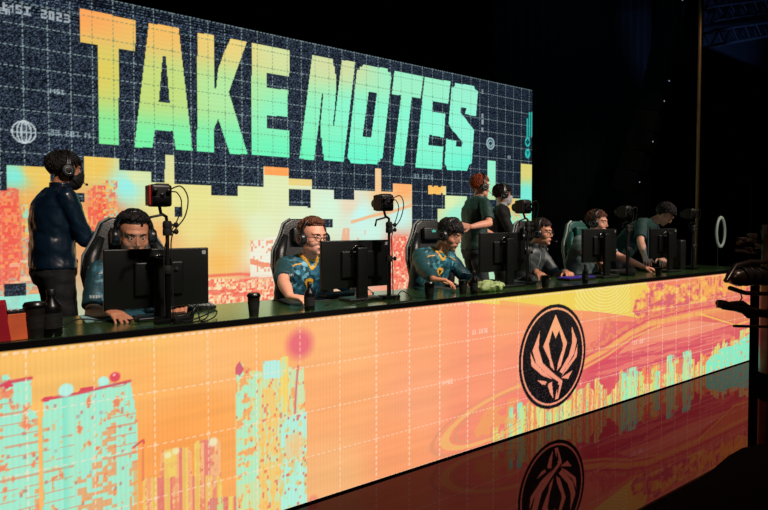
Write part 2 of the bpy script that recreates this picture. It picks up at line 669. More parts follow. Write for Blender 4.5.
tower(S.rmask(-40, 186, 21, 330), [RED, ORG, RED, (250, 130, 100)], .75)
tower(S.rmask(21, 205, 50, 300), [MINT, ORG, RED, YEL], .75)
tower(S.rmask(21, 240, 60, 300), [RED, ORG, MINT, (250, 130, 90)], .6)
S.put(S.rmask(-40, 262, 60, 322) & (brick > .72) & S.rmask(-40, 262, 60, 300), CREAM, .5)
tower(S.rmask(87, 185, 110, 260), [RED, ORG, RED, (250, 140, 90)], .8)
tower(S.rmask(103, 180, 118, 260), [ORG, YEL, RED, MINT], .7)
S.put(S.rmask(-40, 298, 50, 313), (140, 240, 222), .8)
S.put(S.mask([(0, 316), (30, 312), (60, 316), (60, 322), (0, 324)]), RED, .8)
S.line([(195, 277), (240, 274), (285, 277)], .018, (240, 110, 85), .85)
low = S.mask([(195, 279), (285, 279), (285, 330), (150, 330), (150, 283)])
tower(low, [(243, 100, 80), CREAM, (250, 170, 120), CREAM], .8)
S.put(low & (S.noise(.25, .05, 33, 2) > .6), (240, 95, 78), .7)
S.put(S.mask([(250, 247), (256, 240), (280, 236), (285, 277), (250, 277)]), (242, 240, 220), .9)
S.put(S.mask([(250, 258), (262, 262), (280, 264), (280, 267), (262, 267), (250, 264)]), (240, 130, 90), .8)
S.put(S.rmask(250, 240, 285, 277) & (cell > .83), (240, 140, 100), .7)
S.line([(352, 222), (372, 216), (394, 211), (412, 205)], .022, (250, 175, 120), .8)
S.line([(394, 194), (412, 190)], .015, (250, 170, 110), .6)
S.put(S.rmask(318, 228, 372, 242) & (S.noise(.06, .4, 8, 2) > .56 + (S.Z - 1.4) * .5), (250, 150, 110), .6)
tower(S.rmask(388, 236, 408, 300), [RED, (250, 140, 110), CREAM, RED], .8)
S.put(S.rmask(264, 166, 288.5, 176), (255, 165, 88), 1)
S.put(S.rmask(288.5, 178, 312, 186), (240, 208, 120), .8)
tower(S.rmask(500, 212, 532, 240), [MINT, MINT, YEL, ORG], .7)
bgpic = S.C.copy()
# dark map area above the block skyline
prof = [(-60, 190), (7, 190), (7, 164.8), (50, 166.8), (50, 180), (84, 184), (84, 155.8), (119, 158.4), (119, 170.2), (151.5, 171.5), (151.5, 182.6), (165, 183.2),
        (165, 154.6), (174, 155), (174, 184), (211, 185.2), (211, 195.5), (238, 196.4), (238, 186.4), (263.8, 187), (263.8, 166.8), (288.6, 168), (288.6, 178.2), (312, 179.2),
        (312, 189), (334, 190), (334, 199.3), (354, 199.9), (354, 190.6), (375.4, 191.4), (375.4, 168.6), (381, 169), (381, 191.8), (393, 192), (393, 183.4), (412, 184.4),
        (412, 226), (428, 226), (437.5, 226), (437.5, 209), (445, 209.2), (445, 195), (467, 196.6), (467, 214), (503, 214), (503, 197.6), (521, 199), (521, 164), (540, 165)]
tops = [S.w(p) for p in prof]
wallz = np.full(S.nx, 9.0)
xs = S.X[0]
for (xa, za), (xb, zb) in zip(tops, tops[1:]):
    if xb > xa + 1e-4:
        z = (za + zb) / 2
        wallz[(xs >= xa) & (xs < xb)] = z
wallz[xs < tops[0][0]] = tops[0][1]
dark = S.Z > wallz[None]
for r in [(288.6, 188.5, 311, 206.5), (307.6, 206, 311, 208), (322, 218.6, 333, 227.5), (174.6, 206.8, 182, 217), (71, 193, 84.5, 202.5), (3.5, 283.6, 26, 295)]:
    dark |= S.rmask(*r)
for r in [(428, 185.6, 446, 195), (487.6, 160.6, 495.6, 200), (482, 200, 487.6, 208)]:
    dark &= ~S.rmask(*r)
for r in [(432, 185.6, 434, 187), (438, 185, 441, 187.5), (433, 193.5, 436, 195.5), (441, 193, 443, 196)]:
    dark |= S.rmask(*r)
spk = S.rng.rand(S.nz, S.nx)
spk = (spk ** 2.0)[..., None]
base = np.array((10, 15, 24.)) + spk * np.array((72, 82, 92.))
base = base * (.85 + .3 * S.noise(.7, .7, 40, 2))[..., None]
fade = np.clip((S.X - 3.2) / 4.5, 0, 1)[..., None]
base = base * (1 - .35 * fade) + np.array((8, 20, 34.)) * .35 * fade
S.C[dark] = base[dark]
scan = dark & (S.Z > sz1 - .34) & (S.X < 2.4)
S.C[scan] *= (.45 + .9 * ((S.Z[scan] / .03) % 1 > .5))[:, None]

LET = [
    [(80, 8.8), (135.3, 19.9), (135.3, 51.1), (118.5, 48.9), (119, 145.3), (98.6, 143.8), (98.2, 45.3), (80, 42.3)],
    [(149, 22.9), (178.5, 27.9), (192.6, 150.9), (175.8, 149.7), (173.2, 131.1), (154.7, 129.9), (152.5, 147.9), (134.4, 147)],
    [(197.4, 32.4), (214, 35.5), (214, 88.4), (216.2, 88.4), (218.2, 69.2), (223.7, 53.5), (230.5, 38.9), (246.8, 41.8), (228.8, 92), (247.7, 154.6),
     (230, 153.5), (218.2, 118.7), (214, 128.4), (214, 152.5), (197.1, 150.9)],
    [(251.7, 42.9), (289.8, 50.1), (289.2, 76.6), (266.9, 72.7), (266.9, 87.6), (288.1, 90.1), (287.6, 117), (266.9, 115.1), (266.9, 128.4), (289.2, 130.5),
     (289.2, 157.8), (251.5, 154.6)],
    [(312.4, 54.7), (332.8, 58.7), (333.4, 66), (334.6, 66.2), (334.8, 73.5), (336, 73.7), (335.8, 94), (334.6, 110), (332.8, 125.3), (334.2, 125.3), (341.8, 59.9), (355.2, 62.2),
     (343.6, 161.8), (324.1, 160.1), (323.8, 153.5), (322.4, 153.3), (322.2, 138.2), (320.8, 138), (320.6, 124), (323.4, 93), (322, 93), (318.7, 124), (314, 159.9), (299.4, 158.7)],
    [(363, 64.6), (387.6, 68.8), (388, 72), (390.6, 72.6), (391.3, 77.6), (382.4, 158.8), (380, 159), (379.6, 162), (377.4, 162.2), (377, 164.6), (350.7, 162.9), (350, 160), (347.4, 158.7),
     (357, 70), (359.6, 69.6), (360, 66.6), (362.6, 66.6)],
    [(394.6, 70.6), (423.5, 76.5), (420.4, 98.3), (411.7, 97.1), (404, 166.2), (392.9, 164.6), (401.2, 95.3), (391.8, 94.1)],
    [(424.7, 76.9), (450.5, 81.6), (448.2, 103.5), (432.9, 101.1), (432.2, 111.7), (445.3, 113.6), (443.9, 137.6), (429.4, 134.7), (428.2, 145.1), (443.5, 146.5),
     (441.6, 169.3), (415.3, 167.6)],
    [(455.2, 82.8), (474, 86.3), (475.4, 90), (478, 91), (475.9, 116.4), (465, 113.8), (466.5, 108.2), (461, 107), (460.4, 112.2), (463, 116), (466, 119), (468.4, 123), (471, 126), (474, 130.5),
     (471.7, 163.4), (469, 165), (467, 170.9), (447, 169.8), (446.4, 166), (444.6, 163.4), (446.3, 138.7), (456.4, 141), (455.7, 146.5), (461.8, 147), (462.7, 142.3), (459, 138), (456.6, 134.4),
     (453, 131), (450.4, 127), (448.6, 123.5), (451.7, 87), (454.6, 86.6)],
]
HOLES = [[(162.6, 56.4), (165.8, 56.4), (169.8, 102.9), (158.7, 102)], [(368.8, 91.6), (377, 92.8), (371.2, 137.8), (362.5, 136.6)]]
lm = np.zeros_like(dark)
for l in LET: lm |= S.mask(l)
for h in HOLES: lm &= ~S.mask(h)
xa, za = S.w((80, 8.8)); xb, zb = S.w((478, 171)); z_hi = za; z_lo = S.w((98, 144))[1]
ks = [(-.02, 1, (255, 166, 92)), (0, .55, (228, 205, 92)), (0, 0, (130, 236, 150)), (.14, 1, (248, 190, 100)), (.14, .5, (200, 222, 125)), (.14, 0, (120, 245, 168)),
      (.27, 1, (240, 212, 125)), (.27, .5, (180, 236, 165)), (.27, 0, (118, 246, 180)), (.4, 1, (215, 228, 165)), (.4, .4, (140, 246, 195)), (.4, 0, (112, 248, 190)),
      (.52, 1, (215, 222, 165)), (.6, .5, (140, 249, 208)), (.6, 0, (112, 250, 208)), (.75, 1, (160, 242, 200)), (.8, .5, (140, 250, 214)), (1, 1, (155, 242, 210)), (1, .5, (145, 248, 218)), (1, 0, (110, 248, 212))]
num = 0; den = 0
uu = (S.X - xa) / (xb - xa); vv = (S.Z - z_lo) / (z_hi - z_lo)
for a, b, c in ks:
    wgt = 1 / ((((uu - a) * 2.0) ** 2 + (vv - b) ** 2 + .01) ** 1.8)
    num = num + wgt[..., None] * np.array(c, float); den = den + wgt
lc = num / den[..., None]
edge = lm.copy()
S.C[lm] = lc[lm]
S.C[lm & ((S.Z / .05) % 1 > .6)] *= .97
gx0 = S.w((24.1, 100))[0]; gx1 = S.w((191, 100))[0]
gs = (gx1 - gx0) / 8
gz0 = S.w((47.5, 29))[1]
S.grid(gs, gs * 1.03, gx0, gz0, .0048, (165, 205, 210), .5, .045, dark=lm | ~dark)
# undo dark grid over the pale city picture, leave a faint light one there
city = ~dark
cm = S.C.copy(); S.C[city & ~lm] = bgpic[city & ~lm] * .985
S.grid(gs, gs * 1.03, gx0, gz0, .005, (250, 250, 220), .18, .045)
for r in (.098, .058, .022):
    x, z = S.w((24, 132))
    d = np.hypot((S.X - x) / r, (S.Z - z) / .105)
    g_ = np.hypot((S.X - x) / r ** 2, (S.Z - z) / .105 ** 2) / np.maximum(d, .05)
    S.put(np.abs(d - 1) < .0075 * g_, (200, 212, 216), .85)
S.line([(13, 132), (35, 133)], .006, (190, 205, 210), .7)
x, z = S.w((490.5, 143.5))
d = np.hypot(S.X - x, S.Z - z)
S.put((np.abs(d - .085) < .014) | (np.abs(d - .045) < .01), (165, 200, 205), .85)
S.text((4, 3), 'MSI 2023', .085, (190, 200, 205), .8)
S.text((0, 7.5), 'EA', .06, (190, 200, 205), .8)
S.text((50, 89), 'MSI', .05, (180, 200, 205), .8)
S.text((51, 130), '33.987 N', .055, (180, 200, 205), .7)
S.text((414, 174), '33.987E', .07, (180, 215, 220), .6)
S.text((72.5, 196), '33.1 E', .035, (180, 200, 205), .5)
for y in (90, 114, 120, 128):
    S.text((482, y), 'E', .07, (190, 210, 215), .8)
S.text((508, 156), 'E3', .05, (190, 210, 215), .8)
for k, (x0, y0) in enumerate([(526.5, 118), (529, 112), (531, 112)]):
    S.put(S.rmask(x0, y0, x0 + 1.3, 137), (50, 205, 190), .8)
for y in (142, 153.5):
    S.disc((527.6, y), .085, (50, 210, 195), .9, .3, .8)
S.put(S.mask([(527.6, 138.5), (530, 142), (527.6, 145.5), (525.4, 142)]), (15, 60, 70), .9)
x, z = S.w((527.6, 153.5))
S.put(S.mask([(526, 151), (529.4, 151.5), (527.6, 157)]), (20, 90, 95), .7)
S.C *= (.985 + .03 * ((S.Z / .05) % 1))[..., None]

# ------------------------------------------------------------------ desk front picture
D = Led(DY0, -.75, DXR, .012, LEDZ, .0052)
D.keys([(0, 360, (246, 188, 102)), (60, 360, (246, 190, 105)), (150, 370, (249, 178, 98)), (200, 420, (249, 166, 86)), (220, 360, (249, 182, 112)), (180, 440, (248, 160, 82)),
        (150, 345, (246, 188, 105)), (200, 345, (248, 185, 110)), (340, 330, (251, 182, 118)), (340, 400, (250, 172, 112)), (330, 480, (246, 182, 122)), (420, 330, (251, 166, 115)), (420, 400, (249, 165, 120)),
        (400, 450, (249, 160, 108)), (480, 320, (249, 152, 115)), (480, 380, (247, 152, 115)), (470, 430, (243, 142, 112)), (500, 308, (246, 165, 108)), (590, 330, (243, 145, 112)),
        (560, 310, (246, 170, 100)), (670, 335, (238, 140, 112)), (640, 350, (222, 92, 102)), (600, 365, (218, 82, 96)), (700, 345, (210, 78, 92)), (740, 320, (205, 84, 92)),
        (690, 325, (238, 142, 112)), (700, 285, (238, 140, 92)), (740, 285, (243, 170, 88)), (660, 290, (238, 130, 95)), (520, 370, (246, 146, 115)), (550, 400, (240, 130, 110)), (520, 420, (238, 120, 108))])
d1 = D.noise(.034, .030, 7, 3)
d2 = D.noise(.014, .07, 11, 3)
dw = D.noise(.5, .035, 15, 3)
dc = D.cells(.011, .016, 2)
D.C *= (.97 + .08 * dw)[..., None]
CY, CY2 = (158, 240, 214), (185, 240, 225)


def dtower(m, basec, cols, thr=.56, a=.9):
    D.put(m, basec, a)
    r = d1 * .6 + d2 * .4
    for k, c in enumerate(cols):
        D.put(m & (r > thr + k * .05), c, .75)
    D.put(m & (dc > .975), (215, 90, 90), .55)
    D.put(m & (D.cells(.05, 4, 140) > .7) & (d2 < .5), np.array(basec) * .93 + 12, .5)


col = D.cells(.11, 3, 21)
b0 = D.mask([(-40, 385), (-5, 378), (8, 374), (10, 380), (31, 378), (31, 410), (37, 412), (40, 520), (-40, 520)])
dtower(b0, CY, [(240, 170, 110), (243, 130, 95)], .63)
b1 = D.mask([(43, 402), (58, 397), (60, 393), (72, 391), (74, 395), (98, 388), (99, 378), (108, 377), (110, 384), (130, 380), (134, 400), (137, 420), (139, 520), (43, 520)])
dtower(b1, CY, [(238, 180, 110), (240, 120, 90)], .64)
lad = (D.cells(.052, 4, 30) > .55) & (D.cells(.02, .016, 34) > .5) & (D.noise(.09, .16, 36, 2) > .46)
D.put((b0 | b1) & lad, (242, 158, 100), .8)
D.put((b0 | b1) & (D.Z % .045 < .006) & (D.noise(.12, .2, 37, 2) > .55), (238, 130, 90), .6)
D.put((b0 | b1) & (D.cells(.022, 3, 31) > .85), (120, 225, 200), .5)
D.put(D.rmask(133, 470, 142, 520), (248, 165, 85), .6)
D.line([(43, 400), (58, 397), (80, 393), (100, 388), (130, 381)], .006, (215, 70, 85), .9)
D.line([(0, 386), (10, 382), (31, 378)], .007, (215, 70, 85), .9)
D.put(D.mask([(2, 386), (10, 379), (13, 386), (6, 389)]), (220, 70, 90))
D.put(D.mask([(43, 398), (52, 396), (57, 399), (43, 402)]), (220, 75, 90))
D.put(D.mask([(80, 388), (95, 386), (92, 390), (79, 392)]), (220, 75, 90))
D.disc((115, 377), .022, (226, 78, 92), 1, .3)
D.disc((114, 374.6), .006, (250, 180, 180), 1, .3)
D.disc((103, 381), .02, CY2, 1, .3)
D.disc((66, 390), .028, CY2, 1, .3)
D.line([(134, 447), (143, 440), (144, 443)], .005, (215, 80, 80), .9)
D.line([(143, 445), (143, 480)], .004, (230, 120, 90), .8)
for (x0, x1, yt, c) in [(160, 192, 452, (246, 180, 120)), (194, 221, 443, (246, 185, 135)), (143, 222, 480, (244, 170, 120)), (208, 250, 500, (190, 225, 150))]:
    m = D.mask([(x0, yt + 1), (x0 + 3, yt - 2), (x1 - 4, yt - 5), (x1, yt), (x1, 525), (x0, 525)])
    dtower(m, c, [(243, 200, 140), (236, 130, 100)], .5, .8)
    D.put(m & (D.cells(.03, 3, 50 + x0) > .62), (228, 118, 112), .75)
    D.put(m & (D.cells(.028, 3, 70 + x0) > .75), (240, 215, 100), .7)
D.disc((168, 455), .016, (240, 235, 180), .9, .5)
D.disc((176, 451), .016, (240, 235, 180), .9, .5)
D.disc((213, 442), .022, (240, 235, 190), .9, .5)
D.disc((300, 344), .075, (232, 105, 118), .95, .75)
b2 = D.mask([(236, 366), (240, 362), (252, 370), (263, 372), (263, 361), (280, 360), (280, 356), (288, 356), (288, 367), (304, 366), (305, 412), (307, 520), (236, 520)])
dtower(b2, (200, 232, 180), [(246, 205, 110), (246, 160, 100)], .55)
D.put(b2 & D.rmask(236, 372, 259, 480) & (d1 < .55), (170, 238, 205), .7)
D.put(b2 & D.rmask(259, 378, 281, 520) & (d2 > .45), (247, 200, 110), .8)
D.put(b2 & D.rmask(259, 378, 281, 520) & (dc > .9), (236, 110, 95), .7)
D.put(D.mask([(264, 361), (280, 360), (280, 378), (264, 379)]), (185, 236, 222))
D.put(D.mask([(280, 357), (288, 356), (288, 412), (280, 414)]) & (d2 > .35), (246, 214, 110), .9)
D.put(D.mask([(236, 366), (240, 361), (244, 369), (240, 376), (235, 374)]), (214, 85, 110), .9)
m = D.mask([(281, 425), (290, 415), (304, 412), (307, 412), (307, 520), (281, 520)])
dtower(m, (176, 240, 222), [(200, 225, 150), (240, 190, 120)], .56)
D.put(m & D.rmask(285, 436, 303, 455), (243, 200, 140), .7)
D.put(m & (dc > .93), (225, 110, 90), .8)
D.line([(298, 366), (296, 390), (295, 413)], .006, (220, 95, 105), .8)
D.disc((313, 501), .03, (235, 130, 110), .7, .8)
# right half: yellow sky, hills, bridge, city
rip = .5 + .5 * np.sin(np.hypot(D.X - D.w((607, 280))[0], (D.Z - D.w((607, 280))[1]) * 1.6) * 150)
ysky = D.mask([(462, 302), (520, 294), (640, 270), (650, 290), (640, 318), (600, 312), (560, 309), (520, 306)])
D.put(ysky, (238, 214, 88), .9)
D.put(ysky & D.rmask(575, 284, 630, 312) & (rip > .6), (238, 232, 140), .8)
D.put(D.mask([(500, 300), (600, 313), (640, 318), (640, 322), (590, 320), (500, 308)]), (246, 160, 105), .7)
hill = D.mask([(636, 300), (644, 288), (650, 292), (656, 282), (672, 286), (760, 268), (760, 296), (700, 306), (640, 318), (632, 312)])
D.put(hill, (242, 176, 100), .8)
hn = D.noise(.09, .05, 64, 4)
D.put(hill & (hn > .48), (236, 132, 100), .8)
D.put(hill & (hn > .58), (210, 92, 112), .8)
D.put(hill & (hn < .38), (243, 206, 92), .8)
D.put(D.mask([(694, 268), (760, 262), (760, 288), (700, 296)]) & (D.noise(.03, .12, 61, 2) > .45), (246, 176, 84), .85)
mtn = D.mask([(583, 352), (592, 342), (600, 338), (604, 326), (608, 314), (613, 322), (618, 330), (632, 322), (660, 310), (700, 302), (760, 288), (760, 296), (690, 312), (640, 330), (600, 350), (584, 360)])
D.put(mtn, (228, 112, 108), .8)
D.put(mtn & (d1 > .52), (238, 150, 100), .7)
D.line([(584, 362), (606, 350), (630, 334), (650, 324), (690, 315), (752, 304)], .024, (243, 178, 100), .9)
D.line([(584, 358), (606, 345), (630, 329), (650, 319), (690, 310), (752, 299)], .006, (216, 80, 100), .9)
D.line([(584, 367), (606, 356), (630, 340), (650, 330), (690, 321), (752, 311)], .005, (226, 96, 100), .8)
D.line([(584, 368), (606, 356), (632, 338), (660, 326)], .012, (243, 196, 110), .7)
D.put(D.rmask(632, 300, 752, 345) & (np.abs((D.X / .09) % 1 - .5) < .2) & (d2 > .5), (232, 110, 96), .35)
D.put(D.mask([(626, 346), (644, 334), (664, 327), (700, 321), (735, 325), (752, 320), (752, 326), (700, 338), (640, 356), (610, 362)]), (243, 152, 118), .85)
wat = D.mask([(586, 376), (612, 356), (660, 342), (700, 334), (760, 316), (760, 345), (700, 356), (650, 366), (620, 374), (590, 384)])
D.put(wat, (224, 98, 104), .8)
D.put(wat & (dw > .52), (240, 140, 118), .6)
D.put(wat & (D.noise(.6, .02, 66, 3) > .58), (206, 72, 96), .6)
D.line([(700, 314), (736, 325), (752, 320)], .009, (246, 196, 90), .9)
D.put(D.mask([(700, 312), (752, 306), (752, 319), (735, 323)]), (240, 150, 96), .7)
D.line([(592, 352), (640, 344), (668, 340)], .007, (238, 130, 112), .7)
blk = (D.cells(.06, 3, 91) - .5) * .12 + (D.noise(.1, .5, 93, 2) - .5) * .10
sky = [(470, 445), (500, 428), (520, 412), (560, 402), (580, 388), (610, 384), (625, 376), (655, 370), (680, 364), (705, 356), (722, 344), (752, 330)]
pts = [D.w(p) for p in sky]
hz = np.interp(D.X[0], [p[0] for p in pts], [p[1] for p in pts])
cty = (D.Z < hz[None] + blk) & (D.X > pts[0][0] + .2)
D.put(cty, (243, 190, 92), .9)
st = D.noise(.03, .5, 95, 2)
D.put(cty & (st > .53), (240, 140, 96), .85)
D.put(cty & (st < .42), (212, 222, 120), .85)
D.put(cty & (D.noise(.012, .4, 97, 2) > .62), (250, 226, 150), .7)
D.put(cty & (D.noise(.014, .25, 98, 2) > .66), (150, 226, 170), .8)
D.put(cty & (dc > .9), (226, 92, 96), .5)
D.put(cty & (D.noise(.16, .06, 99, 2) > .62) & (D.X > D.w((640, 350))[0]), (240, 120, 84), .7)
for (x0, x1, y0) in [(509, 513, 408), (517, 523, 404), (621, 627, 374), (627, 636, 369), (633, 637, 372), (667, 673, 356), (683, 690, 352), (655, 659, 372)]:
    m = D.rmask(x0, y0, x1, 460)
    D.put(m & (d2 < .60), (150, 238, 196), .9)
    D.put(m & (D.noise(.012, .5, 94, 1) > .6), (215, 230, 140), .7)
    D.disc(((x0 + x1) / 2, y0 + 1), .024, (140, 236, 200), .8, .7)
D.put(D.mask([(706, 362), (722, 348), (735, 345), (740, 340), (752, 332), (752, 380), (706, 385)]) & (d1 < .66), (135, 236, 200), .95)
for rr, wd in ((.62, .006), (.52, .012), (.44, .006)):
    x, z = D.w((505, 412))
    a = np.hypot((D.X - x) / (rr * 1.1), (D.Z - z - (D.X - x) * .14) / (rr * .28))
    D.put((np.abs(a - 1) < wd / rr * 3) & (D.X < D.w((521, 400))[0]), (226, 150, 110) if wd < .01 else (243, 190, 110), .75)
D.put((D.noise(.10, .05, 120, 2) > .55) & D.mask([(474, 432), (490, 402), (520, 392), (520, 420), (500, 432), (480, 445)]), (240, 170, 95), .6)
gdx0 = D.w((154.5, 400))[0]
gdz0 = D.w((154.5, 390.5))[1]
D.grid(.25, .25, gdx0, gdz0 - .006, .0036, (255, 225, 200), .7, .034)
D.text((472, 331), '33.987E', .028, (255, 225, 205), .7)
D.text((443, 381), 'MSI', .035, (255, 225, 205), .7)
D.text((634, 341), '33.987', .04, (255, 215, 200), .6)
# round emblem
cx, cz = D.w((553.9, 356.3))
R_ = .402
dd = np.hypot(D.X - cx, D.Z - cz)
under = D.C.copy()
spk = D.rng.rand(D.nz, D.nx)[..., None]
blackc = np.array((14, 12, 16.)) + (spk > .9) * np.array((50, 42, 40.)) * spk
ins = dd < R_
D.C[ins] = blackc[ins]


def lp(p):
    return (500.4 + p[0] / 3.925, 289.6 + p[1] / 3.925)


peach = under * .0 + np.array((250, 172, 138.))
rim = (dd > R_ * .895) & (dd < R_ * .93)
sh = rim.copy()
for pl in [
    [(217, 98), (262, 208), (236, 302), (246, 215), (231, 160), (217, 192), (204, 160), (190, 215), (205, 305), (168, 224)],
    [(155, 163), (126, 240), (140, 290), (180, 330), (228, 362), (214, 432), (227, 428), (244, 358), (204, 325), (166, 288), (150, 232)],
    [(280, 143), (300, 198), (290, 250), (244, 330), (232, 322), (268, 260), (282, 208)],
    [(303, 215), (300, 262), (262, 315), (238, 342), (262, 300), (288, 262)],
    [(118, 248), (122, 300), (165, 338), (206, 352), (166, 318), (134, 285)],
    [(282, 318), (238, 346), (266, 350)],
    [(146, 356), (178, 360), (188, 372), (164, 373)],
    [(184, 372), (202, 362), (208, 428), (196, 408)],
    [(184, 226), (206, 290), (212, 318), (196, 300)], [(246, 226), (226, 290), (222, 318), (236, 300)],
]:
    sh |= D.mask([lp(p) for p in pl])
for pl in [[(222, 375), (232, 372), (224, 420)], [(176, 368), (186, 366), (190, 380)]]:
    sh &= ~D.mask([lp(p) for p in pl])
D.C[sh] = (under * .45 + peach * .55)[sh]
D.C[D.Z > LEDZ - .006] *= .5
D.C *= (.99 + .02 * ((D.X / .02) % 1 > .5))[..., None]

# ------------------------------------------------------------------ the room
def structure(name, mb, m, **k):
    return tag(mb.build(name, m, **k), kind='structure')


floor_m = mat('glossy_stage_floor', (6, 5, 5), .03, spec=.55)
fn = floor_m.node_tree
gl = fn.nodes.new('ShaderNodeBsdfGlossy')
gl.inputs['Color'].default_value = (.78, .40, .44, 1)      # tint put in so the reflections turn darker and redder
gl.inputs['Roughness'].default_value = .025
fr = fn.nodes.new('ShaderNodeFresnel')
fr.inputs['IOR'].default_value = 1.48
df = fn.nodes.new('ShaderNodeBsdfDiffuse')
df.inputs['Color'].default_value = (.003, .0025, .0025, 1)
mxs = fn.nodes.new('ShaderNodeMixShader')
fn.links.new(fr.outputs[0], mxs.inputs[0])
fn.links.new(df.outputs[0], mxs.inputs[1])
fn.links.new(gl.outputs[0], mxs.inputs[2])
fn.links.new(mxs.outputs[0], fn.nodes['Material Output'].inputs['Surface'])
structure('floor', MB().box((7, 4.5, -.05), (26, 21, .1)), floor_m)
structure('wall_back', MB().box((7, 12.1, 4.5), (26, .2, 9)), M['curtain'])
structure('wall_right', MB().box((20.1, 4.5, 4.5), (.2, 21, 9)), M['curtain'])
structure('wall_left', MB().box((-6.1, 4.5, 4.5), (.2, 21, 9)), M['curtain'])
structure('wall_front', MB().box((7, -6.1, 4.5), (26, .2, 9)), M['curtain'])
structure('ceiling', MB().box((7, 4.5, 9.1), (26, 21, .2)), M['ceil'])
structure('trim_1', MB().box((3.0, 5.0, STG / 2), (8.6, 3.3, STG), bevel=.01), M['stage'])

# pleated black drapes behind the stage
def drape(x0, x1, y, z1, label):
    b = MB()
    n = int((x1 - x0) / .045)
    rows = [0.0, z1 * .33, z1 * .66, z1]
    g = []
    for zi, z in enumerate(rows):
        g.append([b.bm.verts.new((x0 + (x1 - x0) * k / n, y + .07 * math.sin(k * .9 + .4 * math.sin(k * .17)) * (1.1 - .2 * zi / 3), z)) for k in range(n + 1)])
    g2 = [[b.bm.verts.new(v.co + Vector((0, .006, 0))) for v in r] for r in g]
    for G in (g, g2):
        for a, c in zip(G, G[1:]):
            for k in range(n):
                b.bm.faces.new((a[k], a[k + 1], c[k + 1], c[k]))
    o = b.build('stage_drape', M['curtain'], smooth=True)
    return tag(o, label, 'curtain')


drape(7.95, 13.2, 7.4, 7.2, 'tall black pleated drape directly right of the big lit screen')
drape(13.3, 19.5, 9.2, 5.4, 'far black pleated drape at the right edge, right of the thin golden pole')

# big LED screen
scr = empty('led_screen', (3.3, SY + .1, 0), label='giant lit screen behind the players reading TAKE NOTES over a city picture', cat='screen')
S.build('screen_face', led_mat('led_picture_back', 1.02), scr)
w_ = sx1 + 1.2
MB().box(((sx1 - 1.2) / 2, SY + .075, (sz1 + .45) / 2), (w_, .14, sz1 - .45)).build('cabinet_back', M['black'], scr, True)
b = MB()
for k in range(8):
    x = -1 + k * (w_ - .4) / 7
    b.box((x, SY + .35, STG / 2 + 1.5), (.06, .06, 3.0))
    b.box((x, SY + .3, .35), (.06, .4, .06))
b.build('support_frame', M['metal'], scr, True)

# ------------------------------------------------------------------ desk
desk = empty('stage_desk', (3.1, 3.0, 0), label='long stage desk with dark glossy top and lit picture front bearing a round black emblem', cat='desk')
D.build('front_screen', led_mat('led_picture_front', 1.0), desk)
MB().box(((-.75 + DXR) / 2, DY0 + .045, LEDZ / 2 + .005), (DXR + .75, .08, LEDZ - .012)).build('screen_cabinet', M['black'], desk, True)
MB().box(((-.75 + DXR) / 2, (DY0 + DY1) / 2 - .0, (LEDZ + TOP) / 2), (DXR + .77, DY1 - DY0 + .02, TOP - LEDZ), bevel=.004).build('tabletop', M['desk'], desk, True)
MB().box(((-.75 + DXR) / 2, DY0 - .012, (LEDZ + TOP) / 2), (DXR + .78, .012, TOP - LEDZ + .002), bevel=.002).build('edge_band', M['lip'], desk, True)
MB().box((DXR - .02, (DY0 + DY1) / 2 + .06, LEDZ / 2), (.04, DY1 - DY0 - .14, LEDZ - .01)).build('end_panel', M['black'], desk, True)
for k in range(6):
    MB().box((-.4 + k * 1.35, DY1 - .06, LEDZ / 2), (.05, .05, LEDZ), bevel=.004).build('leg', M['metal'], desk, True)

# flat matte black sheet with a curved edge on the near right of the floor
edge = [(640, 514), (662, 502), (690, 486), (713, 469), (728, 456), (742, 448), (760, 444), (790, 440), (850, 436)]
b = MB()
e0 = [atz(x, y, .012) for x, y in edge]
tp = [b.bm.verts.new(p) for p in e0] + [b.bm.verts.new((9.5, -1.0, .012)), b.bm.verts.new((1.2, -1.0, .012))]
bt = [b.bm.verts.new((v.co.x, v.co.y, 0.001)) for v in tp]
b.bm.faces.new(tp); b.bm.faces.new(bt[::-1])
for k in range(len(tp)):
    b.bm.faces.new((tp[k], bt[k], bt[(k + 1) % len(tp)], tp[(k + 1) % len(tp)]))
tag(b.build('black_floor_sheet', M['matte']), 'matte black sheet with a curved edge on the glossy floor, lower right corner', 'floor mat')


# ------------------------------------------------------------------ people
def frame(fwd, up=(0, 0, 1)):
    f = Vector(fwd).normalized()
    u = Vector(up)
    r = f.cross(u).normalized()
    u = r.cross(f).normalized()
    return r, f, u


def rot(r, f, u):
    return Matrix((r, f, u)).transposed()


def ik(a, t, l1, l2, pole):
    a, t, pole = Vector(a), Vector(t), Vector(pole)
    d = t - a
    L = min(d.length, (l1 + l2) * .995)
    dn = d.normalized()
    t = a + dn * L
    x = (l1 * l1 - l2 * l2 + L * L) / (2 * L)
    h = math.sqrt(max(l1 * l1 - x * x, 0))
    p = pole - dn * pole.dot(dn)
    p = p.normalized()
    return a + dn * x + p * h, t


